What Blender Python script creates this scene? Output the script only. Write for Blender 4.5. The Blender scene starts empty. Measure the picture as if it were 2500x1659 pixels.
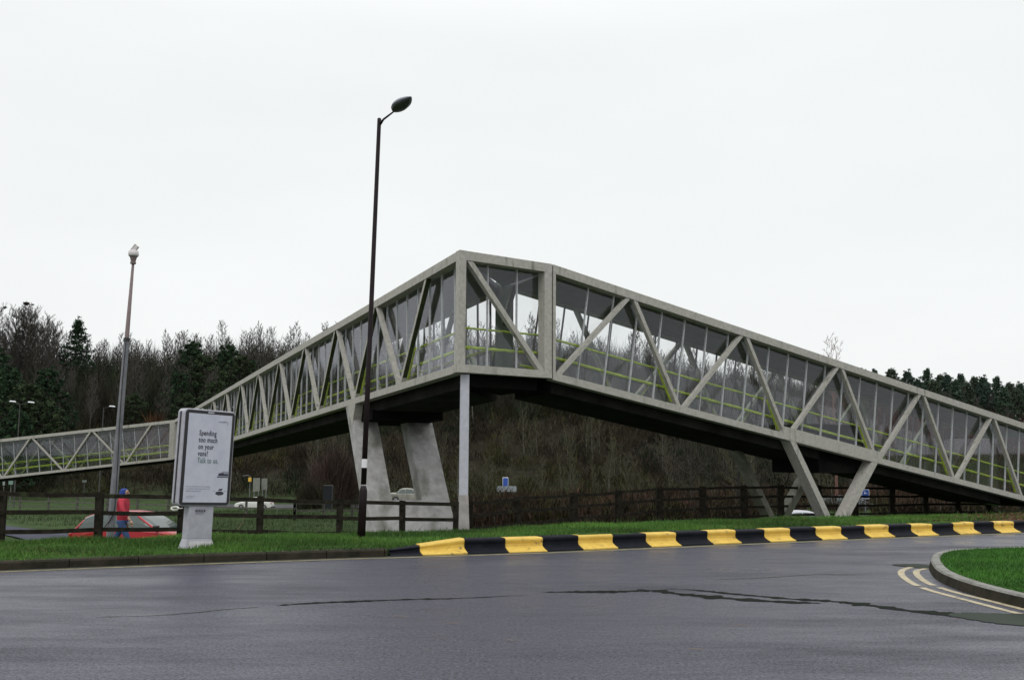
import bpy, bmesh, math, random
import numpy as np
from mathutils import Vector, Matrix
R = math.radians
sc = bpy.context.scene
COL = sc.collection

# ------------------------------------------------------------------ camera
PITCH, ROLL, CAMZ = 0.1157, 0.0064, 1.6
cd = bpy.data.cameras.new("camera"); cam = bpy.data.objects.new("camera", cd); COL.objects.link(cam)
fw = Vector((0, math.cos(PITCH), math.sin(PITCH))); up = Vector((0, -math.sin(PITCH), math.cos(PITCH))); ri = Vector((1, 0, 0))
r2 = ri*math.cos(ROLL)+up*math.sin(ROLL); u2 = -ri*math.sin(ROLL)+up*math.cos(ROLL)
M = Matrix(((r2.x, u2.x, -fw.x, 0), (r2.y, u2.y, -fw.y, 0), (r2.z, u2.z, -fw.z, CAMZ), (0, 0, 0, 1)))
cam.matrix_world = M
cd.sensor_width = 36; cd.lens = 35.0; cd.clip_end = 3000; cd.clip_start = 0.1
sc.camera = cam

# ------------------------------------------------------------------ sky: bright overcast
w = bpy.data.worlds.new("World"); sc.world = w; w.use_nodes = True
nt = w.node_tree; nt.nodes.clear()
out = nt.nodes.new('ShaderNodeOutputWorld'); bg = nt.nodes.new('ShaderNodeBackground')
tc = nt.nodes.new('ShaderNodeTexCoord'); sep = nt.nodes.new('ShaderNodeSeparateXYZ')
nt.links.new(tc.outputs['Generated'], sep.inputs[0])
mr = nt.nodes.new('ShaderNodeMapRange'); mr.inputs[1].default_value = 0.40; mr.inputs[2].default_value = 1.0
mr.inputs[3].default_value = 0.93; mr.inputs[4].default_value = 1.75
nt.links.new(sep.outputs[2], mr.inputs[0])
mp = nt.nodes.new('ShaderNodeMapping'); mp.inputs['Scale'].default_value = (1.2, 1.2, 4.0)
nt.links.new(tc.outputs['Generated'], mp.inputs[0])
nz = nt.nodes.new('ShaderNodeTexNoise'); nz.inputs['Scale'].default_value = 1.6; nz.inputs['Detail'].default_value = 5
nt.links.new(mp.outputs[0], nz.inputs[0])
mn = nt.nodes.new('ShaderNodeMapRange'); mn.inputs[1].default_value = 0.3; mn.inputs[2].default_value = 0.7
mn.inputs[3].default_value = 0.965; mn.inputs[4].default_value = 1.03
nt.links.new(nz.outputs[0], mn.inputs[0])
mul = nt.nodes.new('ShaderNodeMath'); mul.operation = 'MULTIPLY'
nt.links.new(mr.outputs[0], mul.inputs[0]); nt.links.new(mn.outputs[0], mul.inputs[1])
sky = nt.nodes.new('ShaderNodeTexSky'); sky.sky_type = 'NISHITA'; sky.sun_disc = False
sky.sun_elevation = R(48); sky.sun_rotation = R(205); sky.dust_density = 6
vm = nt.nodes.new('ShaderNodeVectorMath'); vm.operation = 'SCALE'; vm.inputs[0].default_value = (0.965, 0.99, 0.985)
nt.links.new(mul.outputs[0], vm.inputs['Scale'])
vs = nt.nodes.new('ShaderNodeVectorMath'); vs.operation = 'SCALE'; vs.inputs['Scale'].default_value = 0.004
nt.links.new(sky.outputs[0], vs.inputs[0])
va = nt.nodes.new('ShaderNodeVectorMath'); va.operation = 'ADD'
nt.links.new(vm.outputs[0], va.inputs[0]); nt.links.new(vs.outputs[0], va.inputs[1])
nt.links.new(va.outputs[0], bg.inputs[0]); bg.inputs[1].default_value = 1.0
nt.links.new(bg.outputs[0], out.inputs[0])

sl = bpy.data.lights.new("sun", 'SUN'); so = bpy.data.objects.new("sun", sl); COL.objects.link(so)
sl.energy = 0.5; sl.angle = R(25); sl.color = (1, 0.97, 0.93)
sd = Vector((math.cos(R(48))*math.sin(R(205)), math.cos(R(48))*math.cos(R(205)), math.sin(R(48))))
so.rotation_euler = sd.to_track_quat('Z', 'Y').to_euler()
sc.view_settings.view_transform = 'Standard'; sc.view_settings.look = 'None'
sc.view_settings.exposure = 0.0; sc.view_settings.gamma = 1.0
sc.render.engine = 'CYCLES'
sc.cycles.transparent_max_bounces = 16

# ------------------------------------------------------------------ materials
def mat(name, col, rough=0.7, var=0.0, scale=5.0, col2=None, bump=0.0, bscale=60.0, metal=0.0, spec=0.5, coord='Object', detail=6, attr=None, stain=None):
    m = bpy.data.materials.new(name); m.use_nodes = True; t = m.node_tree; p = t.nodes['Principled BSDF']
    p.inputs['Roughness'].default_value = rough; p.inputs['Metallic'].default_value = metal
    p.inputs['Specular IOR Level'].default_value = spec
    src = None
    tcn = t.nodes.new('ShaderNodeTexCoord')
    if col2 is not None or var > 0:
        if col2 is None: col2 = tuple(c*(1-var) for c in col)
        n = t.nodes.new('ShaderNodeTexNoise'); n.inputs['Scale'].default_value = scale; n.inputs['Detail'].default_value = detail
        n.inputs['Roughness'].default_value = 0.65
        t.links.new(tcn.outputs[coord], n.inputs[0])
        r = t.nodes.new('ShaderNodeValToRGB'); r.color_ramp.elements[0].position = 0.35; r.color_ramp.elements[1].position = 0.65
        r.color_ramp.elements[0].color = (*col2, 1); r.color_ramp.elements[1].color = (*col, 1)
        t.links.new(n.outputs[0], r.inputs[0]); src = r.outputs[0]
    if stain is not None:
        n = t.nodes.new('ShaderNodeTexNoise'); n.inputs['Scale'].default_value = stain[1]; n.inputs['Detail'].default_value = 8
        mpn = t.nodes.new('ShaderNodeMapping'); mpn.inputs['Scale'].default_value = (1, 1, stain[2])
        t.links.new(tcn.outputs[coord], mpn.inputs[0]); t.links.new(mpn.outputs[0], n.inputs[0])
        r = t.nodes.new('ShaderNodeValToRGB'); r.color_ramp.elements[0].position = stain[3]; r.color_ramp.elements[1].position = stain[3]+0.16
        t.links.new(n.outputs[0], r.inputs[0])
        mx = t.nodes.new('ShaderNodeMix'); mx.data_type = 'RGBA'
        t.links.new(r.outputs[0], mx.inputs[0])
        if src: t.links.new(src, mx.inputs[6])
        else: mx.inputs[6].default_value = (*col, 1)
        mx.inputs[7].default_value = (*stain[0], 1); src = mx.outputs[2]
    if attr:
        a = t.nodes.new('ShaderNodeAttribute'); a.attribute_name = attr
        mx = t.nodes.new('ShaderNodeMix'); mx.data_type = 'RGBA'; mx.blend_type = 'MULTIPLY'; mx.inputs[0].default_value = 1
        if src: t.links.new(src, mx.inputs[6])
        else: mx.inputs[6].default_value = (*col, 1)
        t.links.new(a.outputs['Color'], mx.inputs[7]); src = mx.outputs[2]
    if src: t.links.new(src, p.inputs['Base Color'])
    else: p.inputs['Base Color'].default_value = (*col, 1)
    if bump > 0:
        n2 = t.nodes.new('ShaderNodeTexNoise'); n2.inputs['Scale'].default_value = bscale; n2.inputs['Detail'].default_value = 4
        t.links.new(tcn.outputs[coord], n2.inputs[0])
        b = t.nodes.new('ShaderNodeBump'); b.inputs['Strength'].default_value = bump; b.inputs['Distance'].default_value = 0.02
        t.links.new(n2.outputs[0], b.inputs['Height']); t.links.new(b.outputs[0], p.inputs['Normal'])
    return m

CONC = mat('pale_concrete', (0.45, 0.43, 0.395), 0.8, col2=(0.33, 0.318, 0.288), scale=9.0, bump=0.4, bscale=40, detail=12, stain=((0.16, 0.165, 0.13), 4.5, 0.14, 0.60))
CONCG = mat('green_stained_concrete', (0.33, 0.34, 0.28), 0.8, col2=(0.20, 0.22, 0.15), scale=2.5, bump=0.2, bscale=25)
PIERM = mat('pier_concrete', (0.46, 0.45, 0.455), 0.85, col2=(0.28, 0.275, 0.265), scale=2.4, bump=0.3, bscale=14, stain=((0.12, 0.12, 0.095), 0.9, 0.5, 0.54))
LILAC = mat('pale_painted_concrete', (0.50, 0.50, 0.57), 0.7, col2=(0.42, 0.42, 0.48), scale=6, bump=0.15)
SOFFIT = mat('painted_shade_soffit', (0.012, 0.012, 0.011), 1.0, col2=(0.006, 0.006, 0.006), scale=1.5, spec=0.05)  # concrete coloured near black, the shade under the decks put into the colour
CEIL = mat('grey_ceiling', (0.19, 0.19, 0.215), 0.8, col2=(0.155, 0.155, 0.175), scale=1.2)
MULL = mat('pale_metal', (0.50, 0.51, 0.53), 0.5, var=0.25, scale=12)
MOSS = mat('mossy_green_rail', (0.42, 0.54, 0.045), 0.8, col2=(0.22, 0.30, 0.035), scale=6, bump=0.3)

USHADE = mat('underside_shade_green', (0.055, 0.07, 0.03), 0.9, col2=(0.03, 0.035, 0.02), scale=4, spec=0.1)  # algae green, darkened so the colour carries the diagonals' underside shade
def glass_mat():
    m = bpy.data.materials.new('hazy_glazing'); m.use_nodes = True; t = m.node_tree; t.nodes.clear()
    o = t.nodes.new('ShaderNodeOutputMaterial'); tr = t.nodes.new('ShaderNodeBsdfTransparent'); tr.inputs[0].default_value = (0.985, 0.99, 0.99, 1)
    g = t.nodes.new('ShaderNodeBsdfGlossy'); g.inputs['Roughness'].default_value = 0.03; g.inputs[0].default_value = (0.86, 0.86, 0.95, 1)
    lw = t.nodes.new('ShaderNodeLayerWeight'); lw.inputs[0].default_value = 0.5
    pw_ = t.nodes.new('ShaderNodeMath'); pw_.operation = 'POWER'; pw_.inputs[1].default_value = 5.0
    t.links.new(lw.outputs['Facing'], pw_.inputs[0])
    fr = t.nodes.new('ShaderNodeMath'); fr.operation = 'MULTIPLY_ADD'; fr.inputs[1].default_value = 0.55; fr.inputs[2].default_value = 0.025
    t.links.new(pw_.outputs[0], fr.inputs[0])
    df = t.nodes.new('ShaderNodeBsdfDiffuse')
    tcn = t.nodes.new('ShaderNodeTexCoord')
    n = t.nodes.new('ShaderNodeTexNoise'); n.inputs['Scale'].default_value = 0.9; n.inputs['Detail'].default_value = 7
    t.links.new(tcn.outputs['Object'], n.inputs[0])
    r = t.nodes.new('ShaderNodeMapRange'); r.inputs[1].default_value = 0.35; r.inputs[2].default_value = 0.75; r.inputs[3].default_value = 0.01; r.inputs[4].default_value = 0.045
    t.links.new(n.outputs[0], r.inputs[0])
    df.inputs[0].default_value = (0.24, 0.26, 0.24, 1)
    m1 = t.nodes.new('ShaderNodeMixShader'); m2 = t.nodes.new('ShaderNodeMixShader')
    t.links.new(r.outputs[0], m1.inputs[0]); t.links.new(tr.outputs[0], m1.inputs[1]); t.links.new(df.outputs[0], m1.inputs[2])
    t.links.new(fr.outputs[0], m2.inputs[0]); t.links.new(m1.outputs[0], m2.inputs[1]); t.links.new(g.outputs[0], m2.inputs[2])
    t.links.new(m2.outputs[0], o.inputs[0]); return m
GLASS = glass_mat()

def road_mat(name='wet_asphalt', base=(0.036, 0.037, 0.052)):
    m = bpy.data.materials.new(name); m.use_nodes = True; t = m.node_tree; p = t.nodes['Principled BSDF']
    tcn = t.nodes.new('ShaderNodeTexCoord')
    def noise(s, d, mapping=None):
        n = t.nodes.new('ShaderNodeTexNoise'); n.inputs['Scale'].default_value = s; n.inputs['Detail'].default_value = d; n.inputs['Roughness'].default_value = 0.7
        if mapping:
            k = t.nodes.new('ShaderNodeMapping'); k.inputs['Rotation'].default_value = (0, 0, R(-24)); k.inputs['Scale'].default_value = mapping
            t.links.new(tcn.outputs['Object'], k.inputs[0]); t.links.new(k.outputs[0], n.inputs[0])
        else: t.links.new(tcn.outputs['Object'], n.inputs[0])
        return n
    fine = noise(80, 3); mid = noise(0.5, 6, (0.45, 1.5, 1)); grit = noise(34, 3)
    r = t.nodes.new('ShaderNodeValToRGB'); e = r.color_ramp.elements
    e[0].position = 0.41; e[1].position = 0.60
    e[0].color = (base[0]*0.18, base[1]*0.18, base[2]*0.18, 1); e[1].color = (base[0]*2.3, base[1]*2.25, base[2]*2.25, 1)
    ad = t.nodes.new('ShaderNodeMath'); ad.operation = 'MULTIPLY_ADD'; ad.inputs[1].default_value = 0.5
    hf = t.nodes.new('ShaderNodeMath'); hf.operation = 'MULTIPLY'; hf.inputs[1].default_value = 0.5
    t.links.new(grit.outputs[0], hf.inputs[0]); t.links.new(fine.outputs[0], ad.inputs[0]); t.links.new(hf.outputs[0], ad.inputs[2])
    t.links.new(ad.outputs[0], r.inputs[0])
    mx = t.nodes.new('ShaderNodeMix'); mx.data_type = 'RGBA'; mx.blend_type = 'MULTIPLY'; mx.inputs[0].default_value = 1
    r2_ = t.nodes.new('ShaderNodeValToRGB'); r2_.color_ramp.elements[0].position = 0.3; r2_.color_ramp.elements[1].position = 0.7
    r2_.color_ramp.elements[0].color = (0.55, 0.55, 0.56, 1); r2_.color_ramp.elements[1].color = (1.25, 1.22, 1.28, 1)
    t.links.new(mid.outputs[0], r2_.inputs[0]); t.links.new(r.outputs[0], mx.inputs[6]); t.links.new(r2_.outputs[0], mx.inputs[7])
    t.links.new(mx.outputs[2], p.inputs['Base Color'])
    rr = t.nodes.new('ShaderNodeMapRange'); rr.inputs[1].default_value = 0.35; rr.inputs[2].default_value = 0.65; rr.inputs[3].default_value = 0.60; rr.inputs[4].default_value = 0.24
    t.links.new(mid.outputs[0], rr.inputs[0]); t.links.new(rr.outputs[0], p.inputs['Roughness'])
    b = t.nodes.new('ShaderNodeBump'); b.inputs['Strength'].default_value = 0.55; b.inputs['Distance'].default_value = 0.008
    t.links.new(ad.outputs[0], b.inputs['Height']); t.links.new(b.outputs[0], p.inputs['Normal'])
    sp = t.nodes.new('ShaderNodeMapRange'); sp.inputs[1].default_value = 0.40; sp.inputs[2].default_value = 0.60; sp.inputs[3].default_value = 0.08; sp.inputs[4].default_value = 0.66
    t.links.new(ad.outputs[0], sp.inputs[0]); t.links.new(sp.outputs[0], p.inputs['Specular IOR Level'])
    p.inputs['Specular Tint'].default_value = (0.93, 0.93, 1.0, 1)
    return m
ROAD = road_mat()

# ------------------------------------------------------------------ mesh helpers
class MB:
    def __init__(s): s.v = []; s.f = []; s.c = []
    def poly(s, pts, col=None):
        i = len(s.v); s.v += [tuple(p) for p in pts]; s.f.append(tuple(range(i, i+len(pts)))); return s
    def hexa(s, p):  # 8 points: bottom 4 then top 4
        i = len(s.v); s.v += [tuple(q) for q in p]
        for f in ((0, 3, 2, 1), (4, 5, 6, 7), (0, 1, 5, 4), (1, 2, 6, 5), (2, 3, 7, 6), (3, 0, 4, 7)): s.f.append(tuple(i+k for k in f))
        return s
    def box(s, x0, x1, y0, y1, z0, z1):
        return s.hexa([(x0, y0, z0), (x1, y0, z0), (x1, y1, z0), (x0, y1, z0), (x0, y0, z1), (x1, y0, z1), (x1, y1, z1), (x0, y1, z1)])
    def prism(s, pts, z0, z1):  # plan polygon
        n = len(pts); i = len(s.v)
        s.v += [(p[0], p[1], z0) for p in pts]+[(p[0], p[1], z1) for p in pts]
        s.f.append(tuple(i+k for k in range(n))[::-1]); s.f.append(tuple(i+n+k for k in range(n)))
        for k in range(n): s.f.append((i+k, i+(k+1) % n, i+n+(k+1) % n, i+n+k))
        return s
    def slab(s, pts, dt, db):  # points with z; offset top / bottom
        n = len(pts); i = len(s.v)
        s.v += [(p[0], p[1], p[2]+db) for p in pts]+[(p[0], p[1], p[2]+dt) for p in pts]
        s.f.append(tuple(i+k for k in range(n))[::-1]); s.f.append(tuple(i+n+k for k in range(n)))
        for k in range(n): s.f.append((i+k, i+(k+1) % n, i+n+(k+1) % n, i+n+k))
        return s
    def tube(s, pts, rad, n=8, cap=True):
        pts = [Vector(p) for p in pts]
        if not hasattr(rad, '__len__'): rad = [rad]*len(pts)
        i0 = len(s.v); prev = None
        for k, p in enumerate(pts):
            d = (pts[min(k+1, len(pts)-1)]-pts[max(k-1, 0)])
            if d.length < 1e-9: d = Vector((0, 0, 1))
            d.normalize()
            a = Vector((1, 0, 0)) if prev is None else prev
            if abs(a.dot(d)) > 0.95: a = Vector((0, 1, 0))
            u = (a-d*a.dot(d)).normalized(); v = d.cross(u); prev = u
            for j in range(n):
                t = 2*math.pi*j/n; q = p+(u*math.cos(t)+v*math.sin(t))*rad[k]; s.v.append(tuple(q))
        for k in range(len(pts)-1):
            for j in range(n):
                a = i0+k*n+j; b = i0+k*n+(j+1) % n; s.f.append((a, b, b+n, a+n))
        if cap:
            s.f.append(tuple(i0+j for j in range(n))[::-1]); s.f.append(tuple(i0+(len(pts)-1)*n+j for j in range(n)))
        return s
    def lathe(s, prof, n=16, c=(0, 0, 0)):
        return s.tube([(c[0], c[1], c[2]+z) for r_, z in prof], [max(r_, 1e-4) for r_, z in prof], n)
    def build(s, name, m, parent=None, smooth=False, bevel=0, recalc=True):
        me = bpy.data.meshes.new(name); me.from_pydata(s.v, [], s.f)
        if recalc:
            bm = bmesh.new(); bm.from_mesh(me); bmesh.ops.recalc_face_normals(bm, faces=bm.faces); bm.to_mesh(me); bm.free()
        me.materials.append(m); o = bpy.data.objects.new(name, me); COL.objects.link(o)
        if parent: o.parent = parent
        if smooth: me.shade_smooth()
        if bevel > 0:
            b = o.modifiers.new('bevel', 'BEVEL'); b.width = bevel; b.segments = 2; b.limit_method = 'ANGLE'
        return o
def tag(o, label=None, cat=None, group=None, kind=None):
    if label: o['label'] = label
    if cat: o['category'] = cat
    if group: o['group'] = group
    if kind: o['kind'] = kind
    return o
def empty(name, loc=(0, 0, 0), rz=0, ry=0):
    o = bpy.data.objects.new(name, None); COL.objects.link(o); o.location = loc; o.rotation_euler = (0, ry, rz); o.empty_display_size = 0.2; return o
def copy_tree(o, parent=None):
    c = o.copy(); COL.objects.link(c)
    if parent: c.parent = parent
    for ch in list(o.children): copy_tree(ch, c)
    return c
def np_mesh(name, V, F, m, parent=None, colors=None):
    me = bpy.data.meshes.new(name); V = np.asarray(V, np.float32); F = np.asarray(F, np.int32); k = F.shape[1]
    me.vertices.add(len(V)); me.vertices.foreach_set('co', V.ravel())
    me.loops.add(F.size); me.loops.foreach_set('vertex_index', F.ravel())
    me.polygons.add(len(F)); me.polygons.foreach_set('loop_start', np.arange(0, F.size, k, dtype=np.int32))
    me.polygons.foreach_set('loop_total', np.full(len(F), k, np.int32)); me.update(calc_edges=True)
    if colors is not None:
        a = me.color_attributes.new('tint', 'FLOAT_COLOR', 'POINT')
        c4 = np.ones((len(V), 4), np.float32); c4[:, :3] = colors; a.data.foreach_set('color', c4.ravel())
    me.materials.append(m); o = bpy.data.objects.new(name, me); COL.objects.link(o)
    if parent: o.parent = parent
    return o

# ------------------------------------------------------------------ terrain
kline = [(-1500, -672), (-60, -10.6), (-20, 7.85), (-6.97, 13.87), (-4.74, 14.93), (-2.53, 15.86), (-1.45, 16.22), (0.62, 17.05), (4.23, 18.86), (7.74, 20.6), (11.2, 22.2), (25, 28.6), (60, 44), (1500, 700)]
kx_ = [p[0] for p in kline]; ky_ = [p[1] for p in kline]
kxs_ = np.arange(-80, 90, 0.5); kys_ = np.interp(kxs_, kx_, ky_)
KD = np.array([0.9084, 0.4181]); KN = np.array([-0.4181, 0.9084]); K0 = np.array([0.0, 16.75])
def smooth(x, a, b):
    t = np.clip((x-a)/(b-a), 0, 1); return t*t*(3-2*t)
def ground_z(x, y):
    x = np.asarray(x, float); y = np.asarray(y, float)
    s = (y-np.interp(x, kx_, ky_))*0.9084; t = x*1.1
    rt = smooth(t, -3, 2)
    zc = 0.11+0.11*rt; cr = 3.1-0.8*smooth(t, -6, 5)
    xs = [0.3, 1, 2.2]
    z = np.where(s < cr, zc+0.02*np.sin(s*2+x*.7)+0.015*np.sin(x*1.9+y), 0)
    u = np.clip(s-cr, 0, None)
    prof = np.interp(u, [0, 1.8, 5, 9, 42, 72, 102], [0, -0.2, -0.72, -1.52, -1.85, -3.75, -5.65])
    z = np.where(s < cr, z, zc+prof+0.02*np.sin(cr*2+x*.7)*(1-smooth(u, 0, 2)))
    z = np.where(s < 0.23, -0.03, z)
    # wooded hillside
    az = x/np.maximum(y, 1.0)
    ridge = np.interp(az, [-1, -0.55, -0.42, -0.38, -0.27, 0.04, 0.14, 0.25, 0.39, 0.52, 1.2], [20, 18.5, 16, 16.5, 20, 20.5, 18, 15, 10.0, 8.0, 5])
    f = np.interp(y, [150, 175, 235, 300, 500], [0, 0.28, 1.0, 1.15, 1.05])
    hn = 0.6*np.sin(x*0.07+1)+0.5*np.sin(y*0.11+x*0.05)
    z = np.where((y > 100), z+f*(ridge+5.5)+hn*np.clip(f*3, 0, 1), z)
    return z
def gz(x, y): return float(ground_z(x, y))
ss = np.concatenate([[-300, -120, -40, -10, 0.22, 0.24], np.arange(0.5, 6, 0.3), np.arange(6, 16, 0.6), np.arange(16, 60, 2.5), np.arange(60, 330, 6), [360, 450, 700, 1200]])
ts = np.concatenate([[-1200, -700, -450, -300, -200], np.arange(-160, -24, 6), np.arange(-24, 30, 0.5), np.arange(30, 260, 6), [300, 450, 700, 1200]])
T, S = np.meshgrid(ts, ss)
X = T; Y = np.interp(T, kx_, ky_)+S/0.9084; Z = ground_z(X, Y)
V = np.stack([X.ravel(), Y.ravel(), Z.ravel()], 1); nt_, ns_ = len(ts), len(ss)
idx = np.arange(nt_*ns_).reshape(ns_, nt_)
F = np.stack([idx[:-1, :-1].ravel(), idx[:-1, 1:].ravel(), idx[1:, 1:].ravel(), idx[1:, :-1].ravel()], 1)
hillf = smooth(Y, 140, 165).ravel(); rough = smooth(S, 3, 9).ravel()*(1-hillf)
soil = (smooth(X, 9.5, 11.5)*smooth(S, -1, 0.5)*(1-smooth(S, 1.6, 3.2))).ravel()
cg = np.array([0.040, 0.085, 0.020]); ch = np.array([0.024, 0.021, 0.014]); cr_ = np.array([0.040, 0.066, 0.022]); cs = np.array([0.075, 0.045, 0.028])
Cc = cg*(1-hillf-rough)[:, None]+ch*hillf[:, None]+cr_*rough[:, None]
Cc = Cc*(1-soil[:, None])+cs*soil[:, None]
GROUND = mat('grassy_ground', (1.25, 1.25, 1.2), 0.95, col2=(0.55, 0.6, 0.55), scale=0.9, detail=12, bump=0.6, bscale=9, attr='tint', spec=0.1)
tag(np_mesh('ground', V, F, GROUND, colors=Cc), kind='structure')
# road: one wet sheet up to the kerb line, turning circle behind the camera
mb = MB(); 
for a, b in zip(kline[1:-2], kline[2:-1]):
    mb.poly([(a[0]+70, a[1]-150, 0), (b[0]+70, b[1]-150, 0), (b[0], b[1], 0), (a[0], a[1], 0)])
tag(mb.build('road', ROAD, recalc=False), kind='structure')

# kerb beside the grass, left part (ordinary concrete kerb), joints every 0.9 m
KERB = mat('weathered_kerb', (0.042, 0.036, 0.026), 0.85, col2=(0.018, 0.018, 0.012), scale=3, bump=0.4, bscale=30, spec=0.12)
def arc(poly):
    L = [0]
    for a, b in zip(poly[:-1], poly[1:]): L.append(L[-1]+math.hypot(b[0]-a[0], b[1]-a[1]))
    return L
def along(poly, s):
    L = arc(poly)
    for i in range(len(L)-1):
        if s <= L[i+1] or i == len(L)-2:
            k = (s-L[i])/(L[i+1]-L[i]); a, b = poly[i], poly[i+1]
            d = Vector((b[0]-a[0], b[1]-a[1])).normalized()
            return Vector((a[0]+(b[0]-a[0])*k, a[1]+(b[1]-a[1])*k)), d
AL = arc(kline)
def s_at_ratio(q):   # arc position where x/y equals q
    lo, hi = AL[1], AL[-2]
    for _ in range(60):
        m_ = (lo+hi)/2; p, d = along(kline, m_)
        if p.x/p.y < q: lo = m_
        else: hi = m_
    return lo
def sweep_profile(mb, poly, s0, s1, prof, step=0.3, h0=1.0, h1=1.0):
    n = max(1, int((s1-s0)/step)); rings = []
    for k in range(n+1):
        s = s0+(s1-s0)*k/n; p, d = along(poly, s); nn = Vector((-d.y, d.x)); h = h0+(h1-h0)*k/n
        rings.append([(p.x+nn.x*u, p.y+nn.y*u, z*h) for u, z in prof])
    m_ = len(prof); i = len(mb.v)
    for r_ in rings: mb.v += r_
    for k in range(n):
        for j in range(m_-1): mb.f.append((i+k*m_+j, i+(k+1)*m_+j, i+(k+1)*m_+j+1, i+k*m_+j+1))
    mb.f.append(tuple(i+j for j in range(m_))); mb.f.append(tuple(i+n*m_+j for j in range(m_))[::-1])
S_START = s_at_ratio(-0.1210)
mb = MB(); s = AL[2]-4
while s < S_START-0.01:
    e = min(s+0.915, S_START); 
    sweep_profile(mb, kline, s+0.006, e-0.006, [(0.03, -0.05), (0.03, 0.095), (0.055, 0.12), (0.27, 0.12), (0.27, -0.05)])
    s = e
tag(mb.build('kerb', KERB), kind='structure')
# thin yellow line along the road edge
YLINE = mat('worn_yellow_line', (0.30, 0.26, 0.13), 0.6, col2=(0.12, 0.105, 0.07), scale=7)
mb = MB(); s = s_at_ratio(-0.56)
while s < s_at_ratio(0.56):
    p, d = along(kline, s); q, d2 = along(kline, s+0.4); n1 = Vector((-d.y, d.x)); n2 = Vector((-d2.y, d2.x))
    o1, o2 = -0.24, -0.13
    mb.poly([(*(p+n1*o1), 0.004), (*(q+n2*o1), 0.004), (*(q+n2*o2), 0.004), (*(p+n1*o2), 0.004)]); s += 0.4
tag(mb.build('edge_line', YLINE, recalc=False), kind='structure')
GUT = mat('gutter_grime', (0.035, 0.037, 0.025), 0.6, col2=(0.02, 0.02, 0.015), scale=9)
mb = MB(); s = s_at_ratio(-0.56)
while s < s_at_ratio(0.56):
    p, d = along(kline, s); q, d2 = along(kline, s+0.4); n1 = Vector((-d.y, d.x)); n2 = Vector((-d2.y, d2.x))
    mb.poly([(*(p+n1*-0.12), 0.004), (*(q+n2*-0.12), 0.004), (*(q+n2*0.05), 0.004), (*(p+n1*0.05), 0.004)]); s += 0.4
tag(mb.build('gutter', GUT, recalc=False), kind='structure')

# containment kerb blocks, yellow and black in turn
YEL = mat('yellow_kerb_paint', (0.70, 0.48, 0.085), 0.6, col2=(0.58, 0.37, 0.06), scale=5, bump=0.25, stain=((0.16, 0.11, 0.05), 9, 1.0, 0.60))
BLK = mat('black_kerb_paint', (0.007, 0.008, 0.012), 0.6, col2=(0.012, 0.013, 0.018), scale=5, bump=0.15, spec=0.08)
seams = [955, 1032, 1142.5, 1243, 1337.5, 1424.8, 1509.5, 1591.7, 1665, 1742.5, 1812, 1882, 1945, 2008.5, 2070, 2127.7, 2186.5, 2241.7, 2294, 2345, 2395.6, 2445, 2493]
def ray(x, y):   # direction through a photograph pixel (2500 x 1659)
    return fw+r2*((x-1250)/2430.6)-u2*((y-829.5)/2430.6)
def at(x, y, Y):
    d = ray(x, y); return Vector((0, 0, CAMZ))+d*(Y/d.y)
ssn = []
for i, x in enumerate(seams):
    d = ray(x, 1365-(x-955)*0.043); ssn.append(s_at_ratio(d.x/d.y))
for k in range(8): ssn.append(ssn[-1]+0.66)
PROF = [(u, z*0.94) for u, z in [(0, -0.04), (0.0, 0.022), (0.08, 0.048), (0.155, 0.082), (0.180, 0.104), (0.184, 0.15), (0.172, 0.19), (0.170, 0.215), (0.180, 0.236), (0.205, 0.249), (0.24, 0.252), (0.42, 0.252), (0.42, -0.04)]]
ORD = ['first', 'second', 'third', 'fourth', 'fifth', 'sixth', 'seventh', 'eighth', 'ninth', 'tenth', 'eleventh', 'twelfth', 'thirteenth', 'fourteenth', 'fifteenth', 'sixteenth']
for i in range(len(ssn)-1):
    mb = MB(); yel = i % 2 == 1
    h0, h1 = (0.42, 0.62) if i == 0 else (0.64, 1.0) if i == 1 else (1, 1)
    sweep_profile(mb, kline, ssn[i]+0.004, ssn[i+1]-0.004, PROF, 0.25, h0, h1)
    o = mb.build('kerb_block', YEL if yel else BLK); o.location = (0, 0.012*math.sin(i*2.3), 0.006*math.sin(i*1.7))
    colr = 'yellow' if yel else 'black'
    if i == 0: lb = 'low black sloping end block of the striped kerb, lying against the plain grey kerb'
    elif i == 1: lb = 'yellow kerb block with top rising to the right, leftmost yellow of the striped kerb'
    else: lb = '%s kerb block, %s %s one from the left end of the striped kerb' % (colr, ORD[i//2], colr)
    tag(o, lb, 'kerb block', 'black and yellow kerb blocks along the road')

# grass island with kerb and double yellow lines, right
isl = [(11.6, 17.9), (9.6, 17.35), (8.2, 16.95), (7.25, 16.55), (6.7, 15.95), (6.28, 15.15), (5.93, 14.25), (5.67, 13.4), (5.53, 12.5), (5.51, 11.7), (5.58, 10.9), (5.75, 9.9), (6.05, 8.6), (6.6, 7), (7.6, 5), (10, 3.4), (14, 3), (18, 5), (20, 9), (19.5, 14), (16, 17.6)]
def catmull(P, n=6, closed=True):
    out_ = []; N = len(P); rng = range(N) if closed else range(N-1)
    for i in rng:
        g = lambda k: P[k % N] if closed else P[min(max(k, 0), N-1)]
        p0, p1, p2, p3 = g(i-1), g(i), g(i+1), g(i+2)
        for k in range(n):
            t = k/n
            out_.append(tuple(0.5*((2*p1[c])+(-p0[c]+p2[c])*t+(2*p0[c]-5*p1[c]+4*p2[c]-p3[c])*t*t+(-p0[c]+3*p1[c]-3*p2[c]+p3[c])*t**3) for c in range(len(p1))))
    if not closed: out_.append(tuple(P[-1]))
    return out_
islc = catmull(isl, 6)
ctr = Vector((12.5, 10.5))
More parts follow.
